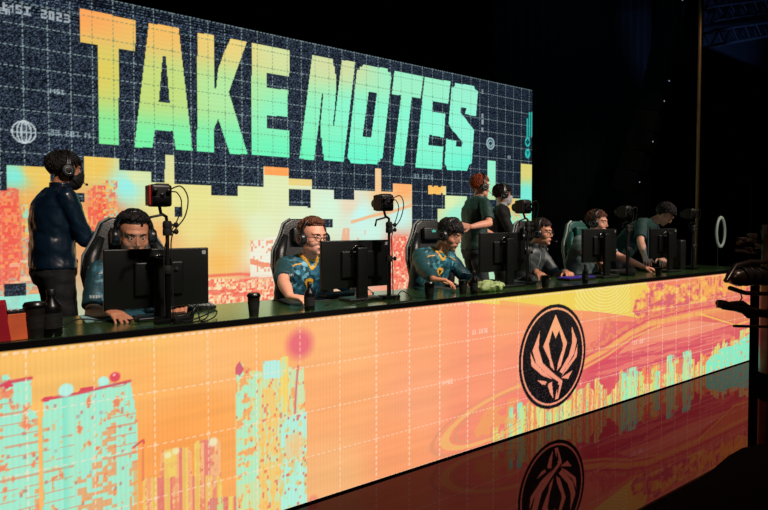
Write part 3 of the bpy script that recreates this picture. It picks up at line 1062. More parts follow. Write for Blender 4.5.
def head_shape(b, C, r, f, u, k=1.0):
    Q = rot(r, f, u)
    P = lambda x, y, z: C + (r * x + f * y + u * z) * k
    E = lambda c, rad: b.ell(P(*c), [q * k for q in rad], Q, 24, 16)
    E((0, -.018, .035), (.074, .092, .082))
    E((0, .010, -.008), (.066, .074, .088))
    E((0, .032, -.056), (.055, .050, .050))
    E((0, .058, -.090), (.024, .024, .019))          # chin
    E((0, .050, .036), (.056, .034, .020))           # brow ridge
    for s in (-1, 1):
        E((.034 * s, .040, -.024), (.032, .034, .034))   # cheek
        E((.040 * s, .004, -.062), (.022, .052, .032))   # jaw
        E((.076 * s, -.008, -.004), (.007, .017, .029))  # ear
        E((.071 * s, .002, -.022), (.008, .011, .013))
        E((.009 * s, .083, -.029), (.007, .009, .006))   # nostril
        E((.029 * s, .066, .018), (.018, .014, .007))    # upper lid
        E((.029 * s, .066, .001), (.017, .012, .006))    # lower lid
    b.tube([P(0, .076, .026), P(0, .085, .004), P(0, .095, -.022), P(0, .089, -.031)], [.007 * k, .0075 * k, .0090 * k, .006 * k], 12)   # nose
    E((0, .072, -.054), (.028, .016, .008))
    E((0, .069, -.065), (.024, .015, .008))


def hair_mesh(P, k, style, rnd, n=1900):
    """a scalp cap with a thousand tapered locks lying along it"""
    b = MB()
    c0, rad = Vector((0, -.022, .042)), Vector((.079, .096, .084))

    def S(q, lift=0.0):
        q = q.normalized()
        g = 1 + lift
        return P(c0.x + q.x * rad.x * g, c0.y + q.y * rad.y * g, c0.z + q.z * rad.z * g)

    def ok(q):
        q = q.normalized()
        if q.y > .15 and q.z < (.50 if style == 'swept' else .36) + .20 * (q.y - .15): return False
        if q.z < -.05 and q.y > -.15: return False
        return q.z > -.78

    # cap
    U, V = 40, 20
    rows = []
    for i in range(V + 1):
        row = []
        for j in range(U):
            a = 2 * PI * j / U
            zf = .56 if style == 'swept' else .44
            zmin = -.62 if math.cos(a) < -.2 else (zf if math.cos(a) > .3 else -.62 + (zf + .62) * (math.cos(a) + .2) / .5)
            z = 1 - (1 - zmin) * (i / V)
            rr = math.sqrt(max(0, 1 - z * z))
            row.append(b.bm.verts.new(S(Vector((math.sin(a) * rr, math.cos(a) * rr, z)), .02)))
        rows.append(row)
    for r0, r1 in zip(rows, rows[1:]):
        for j in range(U):
            b.bm.faces.new((r0[j], r0[(j + 1) % U], r1[(j + 1) % U], r1[j]))
    crown = Vector((.15, -.45, .88)).normalized()
    for i in range(n):
        for _ in range(20):
            q = Vector((rnd.gauss(0, 1), rnd.gauss(0, 1), rnd.gauss(0, 1))).normalized()
            if ok(q): break
        else:
            continue
        t = (q - crown * q.dot(crown))
        if style == 'swept' and q.z > .45 and q.y > -.3:
            t = Vector((-.75, -.65, .2))
        if style == 'short':
            t = t + Vector((rnd.uniform(-.4, .4), rnd.uniform(-.2, .5), rnd.uniform(-.3, .1)))
        t = t - q * t.dot(q)
        t = (t.normalized() if t.length > 1e-4 else q.orthogonal()) + Vector((rnd.uniform(-.25, .25), rnd.uniform(-.25, .25), rnd.uniform(-.25, .25)))
        if style == 'fringe':
            L, l0, l1 = rnd.uniform(.35, .75), .04, rnd.uniform(.08, .17)
        elif style == 'swept':
            L, l0, l1 = (rnd.uniform(.3, .5), .06, rnd.uniform(.13, .26)) if q.z > .4 else (rnd.uniform(.15, .3), .03, rnd.uniform(.05, .09))
        else:
            L, l0, l1 = rnd.uniform(.15, .35), .03, rnd.uniform(.10, .17)
        pts = []
        for m in range(4):
            w = m / 3
            pts.append(S(q + t * L * w, l0 + (l1 - l0) * math.sin(w * PI * .55) - (.02 if m == 0 else 0)))
        r0 = rnd.uniform(.0028, .0052) * k
        b.tube(pts, [r0, r0 * 1.1, r0 * .8, r0 * .15], 5)
    return b.mesh()


def hand_shape(b, W, d, n, side, curl=.35, k=1.0, spread=.02):
    """W wrist, d along the hand, n out of the back of the hand, side: towards the thumb"""
    d, n, s = Vector(d).normalized(), Vector(n).normalized(), Vector(side).normalized()
    n = (n - d * n.dot(d)).normalized()
    s = (s - d * s.dot(d) - n * s.dot(n)).normalized()
    W = Vector(W)
    b.loft([(W, s * .026 * k, n * .019 * k), (W + d * .035 * k, s * .034 * k, n * .017 * k), (W + d * .085 * k, s * .041 * k, n * .013 * k), (W + d * .098 * k, s * .039 * k, n * .010 * k)], 16, 2.6)
    lens = [(.044, .026, .021), (.048, .030, .022), (.044, .028, .021), (.034, .021, .018)]
    for i, ls in enumerate(lens):
        off = .030 - i * .0195
        p = W + d * (.088 - abs(i - 1) * .004) * k + s * off * k
        a = 0
        dirv = (d + s * (.10 - .07 * i)).normalized()
        rr = .0095 - .0008 * (i == 3)
        for j, l in enumerate(ls):
            a += curl * (1, 1.1, .8)[j]
            q = p + (dirv * math.cos(a) - n * math.sin(a)) * l * k
            b.cap(p, q, rr * k, (rr - .0009) * k, 10)
            p = q
            rr -= .0007
    p = W + d * .022 * k + s * .022 * k - n * .004 * k
    dirs = [(s * .72 + d * .62 - n * .25), (s * .40 + d * .88 - n * .30), (s * .12 + d * .95 - n * .35)]
    for dv, l, rr in zip(dirs, (.042, .034, .027), (.0135, .0110, .0095)):
        q = p + dv.normalized() * l * k
        b.cap(p, q, rr * k, (rr - .0012) * k, 10)
        p = q


def torso_secs(H, N, R, F, wd, g=0.0, dp=1.0):
    """super-ellipse sections from the hips H to the neck base N"""
    prof = [(-.10, .150, .105), (0, .170, .122), (.22, .155, .112), (.42, .150, .108), (.62, .166, .118), (.80, .176, .118), (.92, .150, .095), (.985, .095, .072), (1.03, .060, .058)]
    up = (N - H)
    out = []
    for t, rx, ry in prof:
        c = H + up * t
        bend = math.sin(max(0, min(1, t)) * PI) * .02
        out.append((c - F * bend, R * (rx * wd + g), F * (ry * dp + g)))
    return out


HEADK = 1.0
FOLK = {}


def person(name_label, cat_group, head, hface, tface, neck, hip, wr, wl, skin, hair, hairst, top, topm, seated=True, feet=None,
           sleeve='short', legs='trous', poleR=None, poleL=None, handR=None, handL=None, mask=None, glasses=False, headset=True,
           mic=True, wd=1.0, collar=None, badge=False, hk=1.03, hup=(0, 0, 1), skeyes=True, shoe='shoe', curl=.35, earm='hset'):
    head, neck, hip = Vector(head), Vector(neck), Vector(hip)
    root = empty('person', (hip.x, hip.y, STG), label=name_label, cat='person')
    hr, hf, hu = frame(hface, hup)
    up = (neck - hip).normalized()
    tr, tf, tu = frame(tface, up)
    # joints
    shR = neck + tr * .168 * wd - up * .052
    shL = neck - tr * .168 * wd - up * .052
    UA, FA = .285, .255
    poleR = poleR or (tr * .6 - tf * (.55 if seated else .2) - CUP * (.40 if seated else .8))
    poleL = poleL or (-tr * .6 - tf * (.55 if seated else .2) - CUP * (.40 if seated else .8))
    elR, wr = ik(shR, wr, UA, FA, poleR)
    elL, wl = ik(shL, wl, UA, FA, poleL)
    hipR, hipL = hip + tr * .085, hip - tr * .085
    if feet is None:
        ff = Vector((tf.x, tf.y, 0)).normalized()
        if seated:
            feet = [Vector((hipR.x, hipR.y, STG + .075)) + ff * .36 + tr * .06, Vector((hipL.x, hipL.y, STG + .075)) + ff * .30 - tr * .06]
        else:
            feet = [Vector((hipR.x, hipR.y, STG + .075)) + tr * .03, Vector((hipL.x, hipL.y, STG + .075)) - tr * .03 + ff * .06]
    ff = Vector((tf.x, tf.y, 0)).normalized()
    knees = []
    for h_, f_ in zip((hipR, hipL), feet):
        kp = ff + (CUP * .6 if seated else Vector())
        LT = .43 if seated else max(.43, (h_ - f_).length * .503)
        k_, _ = ik(h_, f_, LT, LT * .98, kp)
        knees.append(k_)
    # ---- body
    b = MB()
    k = hk
    head_shape(b, head, hr, hf, hu, k)
    nb = neck + up * .01
    hb = head - hu * .06 * k - hf * .012 * k
    b.cap(nb - up * .04, hb, .058, .052)
    b.loft(torso_secs(hip, neck, tr, tf, wd * .93, -.008, .92), 24)
    for sh, el, w_, hs in ((shR, elR, wr, 1), (shL, elL, wl, -1)):
        b.cap(sh, el, .050, .038)
        b.cap(neck - up * .005, sh + up * .004, .046, .046)
        b.cap(el, el.lerp(w_, .35), .039, .041)
        b.cap(el.lerp(w_, .35), w_, .041, .025)
    for (w_, el, hh, sgn) in ((wr, elR, handR, -1), (wl, elL, handL, 1)):
        fd = (w_ - el).normalized()
        if hh:
            d_, n_ = Vector(hh[0]), Vector(hh[1])
        else:
            d_ = Vector((fd.x, fd.y, min(fd.z, 0) * .25 - .08)).normalized()
            n_ = CUP
        # thumb side: right palm down -> thumb towards the body's left
        sd = n_.cross(d_) if sgn == -1 else d_.cross(n_)
        hand_shape(b, w_, d_, n_, sd, curl)
    for h_, k_, f_ in zip((hipR, hipL), knees, feet):
        b.cap(h_, k_, .078, .052)
        b.cap(k_, f_, .052, .036)
    me = b.remesh(.0046, 3, .5)
    body = link('body', me, skin, root, True, True)
    # face details
    P = lambda x, y, z: head + (hr * x + hf * y + hu * z) * k
    Q = rot(hr, hf, hu)
    if mask is None or True:
        for s in (-1, 1):
            eb = MB()
            eb.ell(P(.029 * s, .0655, .0095), (.0125 * k, .0120 * k, .0085 * k), Q, 16, 12)
            eb.build('eye', M['eyew'], root, True, True)
            ib = MB()
            ib.ell(P(.029 * s, .0745, .0085), (.0058 * k, .0036 * k, .0058 * k), Q, 12, 8)
            ib.build('iris', M['iris'], root, True, True)
            bb = MB()
            bb.tube([P(.013 * s, .0835, .030), P(.030 * s, .0805, .035), P(.047 * s, .064, .030)], [.003 * k, .0040 * k, .002 * k], 8)
            bb.build('eyebrow', hair, root, True, True)
    if mask is None:
        lb = MB()
        lb.ell(P(0, .0815, -.0555), (.022 * k, .0075 * k, .0040 * k), Q, 16, 8)
        lb.ell(P(0, .0790, -.0635), (.019 * k, .0078 * k, .0050 * k), Q, 16, 8)
        lb.build('lips', M['lipm'], root, True, True)
    else:
        mb_ = MB()
        mb_.loft([(P(0, .030, -.118), hr * .035 * k, hf * .050 * k), (P(0, .040, -.095), hr * .058 * k, hf * .064 * k), (P(0, .045, -.055), hr * .070 * k, hf * .070 * k),
                  (P(0, .045, -.022), hr * .066 * k, hf * .070 * k), (P(0, .060, .002), hr * .040 * k, hf * .054 * k)], 26, 2.1)
        for s in (-1, 1):
            mb_.tube([P(.062 * s, .05, -.03), P(.078 * s, .0, -.02), P(.082 * s, -.012, .0)], .002 * k, 6)
        mm = mb_.remesh(.005, 2)
        link('face_mask', mm, mask, root, True, True)
    # ---- hair
    rnd = random.Random(len(name_label) * 7 + int(head.x * 100))
    link('hair', hair_mesh(P, k, hairst, rnd), hair, root, True, True)
    # ---- clothes
    b = MB()
    g = .014
    b.loft([q for q in torso_secs(hip, neck, tr, tf, wd, g)[(1 if sleeve != 'suit' else 0):-1]] + [(neck + up * .012, tr * .072, tf * .072)], 28)
    for sh, el, w_ in ((shR, elR, wr), (shL, elL, wl)):
        b.cap(sh - up * .004, sh.lerp(el, .3), .064, .063)
        b.cap(neck - up * .012 + tf * .004, sh, .058, .062)
        if sleeve == 'short':
            b.tube([sh.lerp(el, .0), sh.lerp(el, .35), sh.lerp(el, .84)], [.060, .064, .061], 18)
        else:
            b.cap(sh.lerp(el, .1), el, .063, .052)
            b.tube([el, el.lerp(w_, .5), el.lerp(w_, .97)], [.053, .049, .037], 18)
    me = b.remesh(.0075, 2, .5)
    n = len(me.vertices)
    ch = np.zeros(n)
    CO, NO = coords(me)
    for i_ in range(n):
        q = CO[i_]
        a = mnoise.noise(Vector((q.x * 9, q.y * 9, q.z * 14))) * .006 + mnoise.noise(q * 24) * .0035 + abs(mnoise.noise(Vector((q.x * 6 + q.z * 9, q.y * 6, q.z * 5)))) * .008 - .002
        rel = (q - hip).dot(up) / max((neck - hip).length, .1)
        side = abs((q - neck).dot(tr))
        ch[i_] = max(0, min(1, (rel - .50) * 8)) * max(0, min(1, (.20 - side) * 14)) * (1 if (q - neck).dot(tf) > -.03 else 0)
        CO[i_] = q + NO[i_] * a
    setco(me, CO)
    att = me.attributes.new('chest', 'FLOAT', 'POINT')
    att.data.foreach_set('value', ch)
    bv = BVHTree.FromPolygons([v.co.copy() for v in me.vertices], [tuple(p.vertices) for p in me.polygons])
    shirt = link(top, me, topm, root, True, True)

    def decal(name, m, c2, shape, par=shirt, ori=None, rt=None, upv=None, off=.003):
        """shape: list of faces of 2-D points, dropped onto the cloth along ori"""
        ori = ori or tf
        rt = rt or tr
        upv = upv or up
        bb = bmesh.new()
        for fc in shape:
            vs = []
            ok = True
            for (x, y) in fc:
                o_ = c2 + rt * x + upv * y + ori * .25
                h_ = bv.ray_cast(o_, -ori)
                if h_[0] is None: ok = False; break
                vs.append(h_[0] + h_[1] * off)
            if ok:
                f0 = [bb.verts.new(v) for v in vs]
                f1 = [bb.verts.new(v - ori * .004) for v in vs]
                bb.faces.new(f0)
                bb.faces.new(f1[::-1])
                for i in range(len(f0)):
                    bb.faces.new((f0[i], f1[i], f1[(i + 1) % len(f0)], f0[(i + 1) % len(f0)]))
        if len(bb.verts) == 0: bb.free(); return
        me_ = bpy.data.meshes.new(name)
        bb.to_mesh(me_)
        bb.free()
        link(name, me_, m, par, True)

    def strip(pts, wdt, seg=8):
        fs = []
        for (xa, ya), (xb, yb) in zip(pts, pts[1:]):
            for i in range(seg):
                t0, t1 = i / seg, (i + 1) / seg
                x0, y0, x1, y1 = xa + (xb - xa) * t0, ya + (yb - ya) * t0, xa + (xb - xa) * t1, ya + (yb - ya) * t1
                nx, ny = -(yb - ya), (xb - xa)
                L = math.hypot(nx, ny)
                nx, ny = nx / L * wdt / 2, ny / L * wdt / 2
                fs.append([(x0 - nx, y0 - ny), (x1 - nx, y1 - ny), (x1 + nx, y1 + ny), (x0 + nx, y0 + ny)])
        return fs

    if collar:
        cb = MB()
        cb.tube([neck + up * (.030 - .034 * max(0, math.cos(a))) + tf * (.008 + .068 * math.cos(a)) + tr * .068 * math.sin(a) for a in [2 * PI * i / 24 for i in range(25)]], .010, 8)
        cb.build('collar', collar, shirt, True, True)
        decal('collar_trim', collar, neck - up * .0, strip([(-.058, .006), (0, -.068)], .017) + strip([(.058, .006), (0, -.068)], .017))
    if badge:
        cc = neck - up * .165 + tr * .005
        decal('badge', M['yellow'], cc, [[(-.028, .026), (0, .034), (0, .0), (-.030, 0)], [(0, .034), (.028, .026), (.030, 0), (0, 0)], [(-.030, 0), (0, 0), (0, -.038)], [(0, 0), (.030, 0), (0, -.038)]])
        decal('badge_mark', M['suit'], cc, [[(-.014, .014), (0, .008), (0, -.02)], [(0, .008), (.014, .014), (0, -.02)]], off=.006)
        for s in (-1, 1):
            sh, el = (shR, elR) if s == 1 else (shL, elL)
            cc2 = sh.lerp(el, .55)
            decal('sleeve_print', M['silver'], cc2, [[(x, -.007), (x + .009, -.007), (x + .009, .007), (x, .007)] for x in (-.036, -.023, -.010, .003, .016, .029)])
            decal('shoulder_stripe', M['yellow'] if badge != 2 else M['silver'], neck + tr * s * .12 - up * .045, strip([(-.045, .012 * s), (.045, -.012 * s)], .006))
    if sleeve == 'suit':
        decal('shirt_front', M['shirtw'], neck - up * .05, [[(-.035, .05), (.035, .05), (.018, -.03), (-.018, -.03)], [(-.018, -.03), (.018, -.03), (0, -.10)]])
        decal('necktie', M['trous'], neck - up * .05, [[(-.008, .03), (.008, .03), (.010, -.06), (0, -.085), (-.010, -.06)]], off=.006)
        cb = MB()
        for zz in (.0, .012, .024): cb.tube([neck + up * (.018 + zz) + tf * (.012 + .054 * math.cos(a)) + tr * .057 * math.sin(a) for a in [2 * PI * i / 24 for i in range(25)]], .009, 8)
        cb.build('shirt_collar', M['shirtw'], shirt, True, True)
    if sleeve == 'long' and top in ('jacket', 'shirt'):
        if top == 'jacket': decal('zip', M['silver'], neck - up * .16, strip([(0, .12), (0, -.2)], .006))
        cb = MB()
        for zz in (.0, .012, .024): cb.tube([neck + up * (.014 + zz) + tf * (.012 + .058 * math.cos(a)) + tr * .061 * math.sin(a) for a in [2 * PI * i / 24 for i in range(25)]], .010, 8)
        cb.build('collar', topm, shirt, True, True)
    b = MB()
    b.loft([(hip - up * .11, tr * .13, tf * .10), (hip - up * .04, tr * .178 * wd, tf * .128), (hip + up * .05, tr * .172 * wd, tf * .124)], 24)
    for h_, k_, f_ in zip((hipR, hipL), knees, feet):
        b.cap(h_, k_, .094, .070)
        b.tube([k_ + (k_ - f_).normalized() * .02, k_.lerp(f_, .5), k_.lerp(f_, .98)], [.070, .066, .058], 18)
    me = b.remesh(.009, 2, .5)
    CO, NO = coords(me)
    setco(me, [q + n_ * (abs(mnoise.noise(Vector((q.x * 7, q.y * 7, q.z * 11)))) * .010 + mnoise.noise(q * 20) * .004) for q, n_ in zip(CO, NO)])
    link('trousers', me, M[legs], root, True, True)
    for f_ in feet:
        sb = MB()
        z0 = STG
        sb.ell(Vector((f_.x, f_.y, z0 + .045)), (.042, .050, .050))
        sb.loft([(Vector((f_.x, f_.y, z0 + .033)) - ff * .075, tr * .030, CUP * .030), (Vector((f_.x, f_.y, z0 + .036)), tr * .040, CUP * .036),
                 (Vector((f_.x, f_.y, z0 + .030)) + ff * .11, tr * .046, CUP * .029), (Vector((f_.x, f_.y, z0 + .022)) + ff * .175, tr * .028, CUP * .018)], 18)
        sm = sb.remesh(.006, 2)
        link('shoe', sm, M[shoe], root, True, True)
    # ---- glasses, headset
    if glasses:
        gb = MB()
        for s in (-1, 1):
            gb.torus(P(.031 * s, .092, .008), .021 * k, .0022 * k, axis=hf, n=24, m=6)
            gb.tube([P(.052 * s, .091, .012), P(.076 * s, .07, .014), P(.083 * s, .0, .010)], .0022 * k, 6)
        gb.tube([P(-.011, .093, .012), P(0, .096, .014), P(.011, .093, .012)], .0022 * k, 6)
        gb.build('glasses', M['black'], root, True, True)
    if headset:
        band = MB()
        pts = []
        for i in range(25):
            a = -PI * .5 + PI * i / 24
            pts.append(P(math.sin(a) * .098, -.012, .012 + math.cos(a) * .130 - .004))
        for off in (-.008, 0, .008):
            band.tube([p + hf * off * k for p in pts], .0075 * k, 8)
        hs = band.build('headset', M[earm], root, True, True)
        for s in (-1, 1):
            cb = MB()
            cb.lathe(P(.082 * s, -.008, -.006), [(.040 * k, 0), (.043 * k, .006 * k), (.043 * k, .022 * k), (.036 * k, .032 * k), (.012 * k, .035 * k)], 28, hr * s)
            cb.build('ear_cup', M['hset'], hs, True, 'auto')
            cb = MB()
            cb.torus(P(.083 * s, -.008, -.006), .030 * k, .012 * k, axis=hr, n=28, m=10)
            cb.build('ear_cushion', M['hpad'], hs, True, True)
            cb = MB()
            cb.torus(P(.1145 * s, -.008, -.006), .022 * k, .0022 * k, axis=hr, n=28, m=6)
            cb.build('cup_ring', M['hsilver'], hs, True, True)
        if mic:
            s = mic if mic in (-1, 1) else 1
            mb2 = MB()
            mb2.tube([P(.098 * s, .015, -.03), P(.098 * s, .07, -.06), P(.07 * s, .115, -.072), P(.04 * s, .128, -.070)], .0028 * k, 8)
            mb2.ell(P(.034 * s, .129, -.069), (.011 * k, .009 * k, .009 * k), Q, 12, 8)
            mb2.build('microphone', M['hset'], hs, True, True)
    return root


def H3(px, py, Y): return at(px, py, Y)


FY = Vector((0, -1, 0))
# seated players, left to right
h = H3(134, 236, 3.36)
person('player in teal jersey and black headset, head bowed behind the leftmost monitor', None, h, (0.02, -1, -.33), (0, -1, -.05),
       (h.x - .01, 3.46, h.z - .152), (h.x - .02, 3.62, .80), atz(108, 311, TOP + .045), (h.x + .20, 3.12, TOP + .045), M['skin1'], M['hairb'], 'swept', 'jersey', M['jersey'],
       badge=2, collar=M['yellow'], mic=None, handR=((.35, -1, -.1), (0, 0, 1)), curl=.3, wd=.90, poleR=Vector((-.22, .6, -.5)))
h = H3(314, 238, 3.36)
person('brown-haired player with glasses and yellow-collared teal jersey, behind the second monitor from the left', None, h, (.14, -1, -.10), (.02, -1, .0),
       (h.x - .005, 3.46, h.z - .150), (h.x - .06, 3.62, .80), atz(290, 297, TOP + .05), (h.x + .24, 3.12, TOP + .045), M['skin2'], M['hairbr'], 'swept', 'jersey', M['jersey'],
       badge=True, collar=M['yellow'], glasses=True, handR=((.55, -1, -.05), (0, 0, 1)), curl=.42, mic=-1, wd=.92, poleR=Vector((-.75, .35, -.30)))
h = H3(451, 235, 3.34)
person('shaggy black-haired player in long-sleeved teal jersey looking down, left of the third monitor', None, h, (.22, -1, -.42), (-.05, -1, .0),
       (h.x - .05, 3.46, h.z - .138), (h.x - .09, 3.62, .80), atz(438, 287, TOP + .05), (h.x + .10, 3.17, TOP + .05), M['skin3'], M['hairb'], 'fringe', 'jersey', M['jersey3'],
       badge=True, collar=M['yellow'], sleeve='long', mic=-1, handR=((.75, -.7, -.05), (0, 0, 1)), curl=.42, wd=.94)
h = H3(542, 233, 3.42)
person('player in charcoal zip jacket, glasses and headset with microphone, between the third and fourth monitors', None, h, (.34, -1, -.08), (.1, -1, .0),
       (h.x - .04, 3.50, h.z - .148), (h.x - .08, 3.64, .80), atz(541, 277, TOP + .05), atz(566, 272, TOP + .05), M['skin3'], M['hairdb'], 'short', 'jacket', M['jacket'],
       sleeve='long', glasses=True, mic=-1, curl=.35)
h = H3(598, 223, 3.42)
person('player in grey-green jersey and headset, face half hidden by the fourth monitor', None, h, (.30, -1, -.12), (.1, -1, .0),
       (h.x - .05, 3.50, h.z - .148), (h.x - .08, 3.64, .80), atz(606, 273, TOP + .05), (h.x + .35, 3.12, TOP + .045), M['skin2'], M['hairbr'], 'short', 'jersey', M['greyj'],
       badge=2, mic=-1, curl=.35)
h = H3(665, 215, 3.30)
person('man in dark teal T-shirt leaning over the right end of the desk, head down', None, h, (.35, -.9, -1.0), (.05, -1, -.45),
       (h.x - .08, 3.42, h.z - .085), (h.x - .18, 3.76, 1.20), at(646, 268, 3.12), at(663, 267, 3.13), M['skin2'], M['hairb'], 'short', 't_shirt', M['tee'],
       seated=False, headset=False, legs='trous', hup=(.1, -.9, .6), poleR=Vector((-.4, .5, -.5)), poleL=Vector((.4, .6, -.2)), curl=.35, wd=1.06)
# standing
h = H3(66, 171, 4.2)
T0 = Vector((.96, .22, 0))
person('standing person in navy satin shirt, black mask and headset at the far left', None, h, (1, .12, -.15), T0,
       (h.x - .045, 4.19, h.z - .125), (h.x - .08, 4.20, STG + .95), h + Vector((.31, -.02, -.45)), h + Vector((.28, .18, -.48)), M['skin1'], M['hairb'], 'fringe', 'shirt', M['navy'],
       seated=False, sleeve='long', mask=M['maskb'], mic=1, wd=.98, hk=.98, poleR=Vector((-.5, -.4, -1)), handR=((.9, .2, .2), (0, 0, 1)), curl=.6, legs='trous')
h = H3(481, 187, 4.3)
person('standing ginger-haired man in dark green jersey with one forearm raised', None, h, (.95, -.3, -.12), (.9, -.25, 0),
       (h.x - .05, 4.30, h.z - .130), (h.x - .07, 4.32, STG + .97), at(471, 227, 3.98), h + Vector((.22, -.05, -.55)), M['skin2'], M['hairred'], 'short', 'jersey', M['stripe'],
       seated=False, legs='greyt', badge=2, mic=1, poleR=Vector((.8, -.5, -.5)), handR=((-.8, .55, .15), (-.3, -.6, .5)), curl=.35)
h = H3(503, 195, 4.62)
person('standing person in black suit and white face mask, directly right of the ginger-haired man', None, h, (.85, -.5, -.1), (.7, -.7, 0),
       (h.x - .02, 4.63, h.z - .140), (h.x - .03, 4.66, STG + .93), h + Vector((.1, -.28, -.62)), h + Vector((.25, -.1, -.62)), M['skin2'], M['hairdb'], 'fringe', 'suit_jacket', M['suit'],
       seated=False, sleeve='suit', mask=M['maskw'], mic=None, earm='hsilver')


# ------------------------------------------------------------------ gaming chairs
def chair(loc, label, shell, rz=0, side=M['piping'], lean=.1):
    """origin on the stage; the chair faces -y"""
    r = empty('gaming_chair', loc, rz, label=label, cat='chair')
    tag(r, group='gaming chairs behind the desk')
    b = MB()
    b.box((0, .02, .335), (.50, .46, .08), bevel=.03, seg=3)
    for s in (-1, 1):
        b.box((.235 * s, 0, .355), (.07, .42, .08), bevel=.025, seg=3)
    b.build('seat', shell, r, smooth='auto')
    out = [(-.19, 0), (-.25, .10), (-.25, .30), (-.29, .50), (-.28, .62), (-.21, .74), (-.17, .84), (-.10, .88), (.10, .88), (.17, .84), (.21, .74), (.28, .62), (.29, .50), (.25, .30), (.25, .10), (.19, 0)]
    T = Matrix.Translation((0, .25, .47)) @ Matrix.Rotation(-lean, 4, 'X')
    b = MB()
    b.prism(out, 0, .075, bevel=.02)
    bmesh.ops.transform(b.bm, matrix=T, verts=b.bm.verts[:])
    back = b.build('backrest', shell, r, smooth='auto')
    for s in (-1, 1):
        b = MB()
        b.tube([(s * .20, -.02, .06), (s * .215, -.03, .30), (s * .245, -.035, .50), (s * .235, -.03, .60), (s * .17, -.01, .74)], [.035, .05, .055, .048, .025], 12)
        bmesh.ops.transform(b.bm, matrix=T, verts=b.bm.verts[:])
        b.build('side_bolster', shell, back, smooth=True)
        b = MB()
        b.tube([(x * s * -1 * 1.012, .03, z) for x, z in out[1:8]], .011, 8)
        bmesh.ops.transform(b.bm, matrix=T, verts=b.bm.verts[:])
        b.build('piping', side, back, smooth=True)
        b = MB()
        for k in range(6):
            zz = .38 + k * .032
            b.box((s * (.245 + (k % 2) * .012), -.082, zz), (.022, .004, .014), R=Matrix.Rotation(.5 * s, 3, 'Y'))
        bmesh.ops.transform(b.bm, matrix=T, verts=b.bm.verts[:])
        b.build('side_lettering', M['silver'], back)
    b = MB()
    b.box((0, -.035, .74), (.24, .05, .13), bevel=.022, seg=3)
    bmesh.ops.transform(b.bm, matrix=T, verts=b.bm.verts[:])
    hp = b.build('head_pillow', shell, r, smooth='auto')
    b = MB()
    b.prism([(-.035, .775), (-.012, .745), (0, .758), (.012, .745), (.035, .775), (.015, .765), (0, .78), (-.015, .765)], -.066, -.061)
    bmesh.ops.transform(b.bm, matrix=T, verts=b.bm.verts[:])
    b.build('emblem', M['cyan'], hp)
    for s in (-1, 1):
        b = MB()
        b.box((.33 * s, .06, .60), (.07, .22, .028), bevel=.012, seg=3)
        b.build('armrest', M['black'], r, smooth='auto')
        MB().box((.315 * s, .08, .45), (.030, .07, .28), bevel=.008).build('armrest_post', M['black'], r, smooth='auto')
    MB().lathe((0, .02, .10), [(.03, 0), (.03, .12), (.022, .12), (.022, .20)], 16).build('gas_column', M['metal'], r, smooth='auto')
    b = MB()
    for k in range(5):
        a = 2 * PI * k / 5 + .3
        b.tube([(0, .02, .11), (.30 * math.cos(a), .02 + .30 * math.sin(a), .075)], [.028, .018], 8)
    b.build('star_base', M['black'], r, smooth='auto')
    for k in range(5):
        a = 2 * PI * k / 5 + .3
        MB().lathe((.31 * math.cos(a) - .02, .02 + .31 * math.sin(a), .031), [(.02, 0), (.03, .006), (.03, .034), (.02, .04)], 14, (1, 0, 0)).build('caster', M['rubber'], r, smooth='auto')
    r.scale = (.90, .94, .95)
    return r


hc = [(127, 3.62, 'black gaming chair holding the leftmost seated player', 'leather'), (303, 3.64, 'black gaming chair behind the brown-haired player in glasses', 'leather'),
      (430, 3.66, 'black gaming chair behind the player with shaggy black hair', 'leather'), (527, 3.70, 'black gaming chair behind the player in the charcoal zip jacket', 'leather'),
      (579, 3.66, 'green gaming chair with white side stripe behind the fourth monitor', 'leatherg')]
for px, Y, lb, mm in hc:
    p = at(px, 240, Y + .32)
    chair((p.x, Y + .02, STG), lb, M[mm], side=M['white'] if mm == 'leatherg' else M['piping'])


# ------------------------------------------------------------------ monitors
def monitor(loc, zc, lb):
    r = empty('monitor', loc, label=lb, cat='monitor')
    tag(r, group='monitors on the stage desk')
    sh = MB().box((0, 0, zc), (.515, .028, .305), bevel=.006, seg=3).build('back_shell', M['mon'], r, smooth='auto')
    MB().box((0, -.022, zc), (.24, .022, .17), bevel=.010, seg=3).build('rear_housing', M['mon'], sh, smooth='auto')
    MB().torus((0, -.036, zc + .06), .058, .010, axis=(0, 1, 0), n=28, m=8, a0=PI, a1=2 * PI).build('cable_arch', M['gloss'], sh, smooth=True)
    MB().box((0, .0155, zc + .005), (.50, .003, .282)).build('display', M['shot'], r)
    top = zc + .10
    MB().box((0, -.075, top / 2 + .01), (.078, .030, top), bevel=.010, seg=3).build('stand_neck', M['mon'], r, smooth='auto')
    MB().box((0, -.045, zc + .02), (.07, .05, .07), bevel=.006).build('tilt_hinge', M['black'], r, smooth='auto')
    MB().box((0, -.06, .009), (.25, .15, .018), bevel=.007, seg=3).build('stand_base', M['mon'], r, smooth='auto')
    MB().box((.232, -.0150, zc + .128), (.020, .002, .020)).build('label_sticker', M['label'], r)
    return r


mons = [(103, .200, 'black monitor seen from behind in front of the leftmost seated player'), (320.5, .225, 'black monitor seen from behind, beside the glasses-wearing player in teal jersey'),
        (479, .265, 'black monitor seen from behind, in front of the standing person in the black suit'),
        (582, .290, 'black monitor seen from behind, half hiding the player in the grey-green jersey'),
        (649, .290, 'black monitor seen from behind, nearest the right end of the desk under the leaning man')]
MY = 3.02
for px, zc, lb in mons:
    monitor((at(px, 270, MY).x + .2575, MY, TOP + .001), zc, lb)


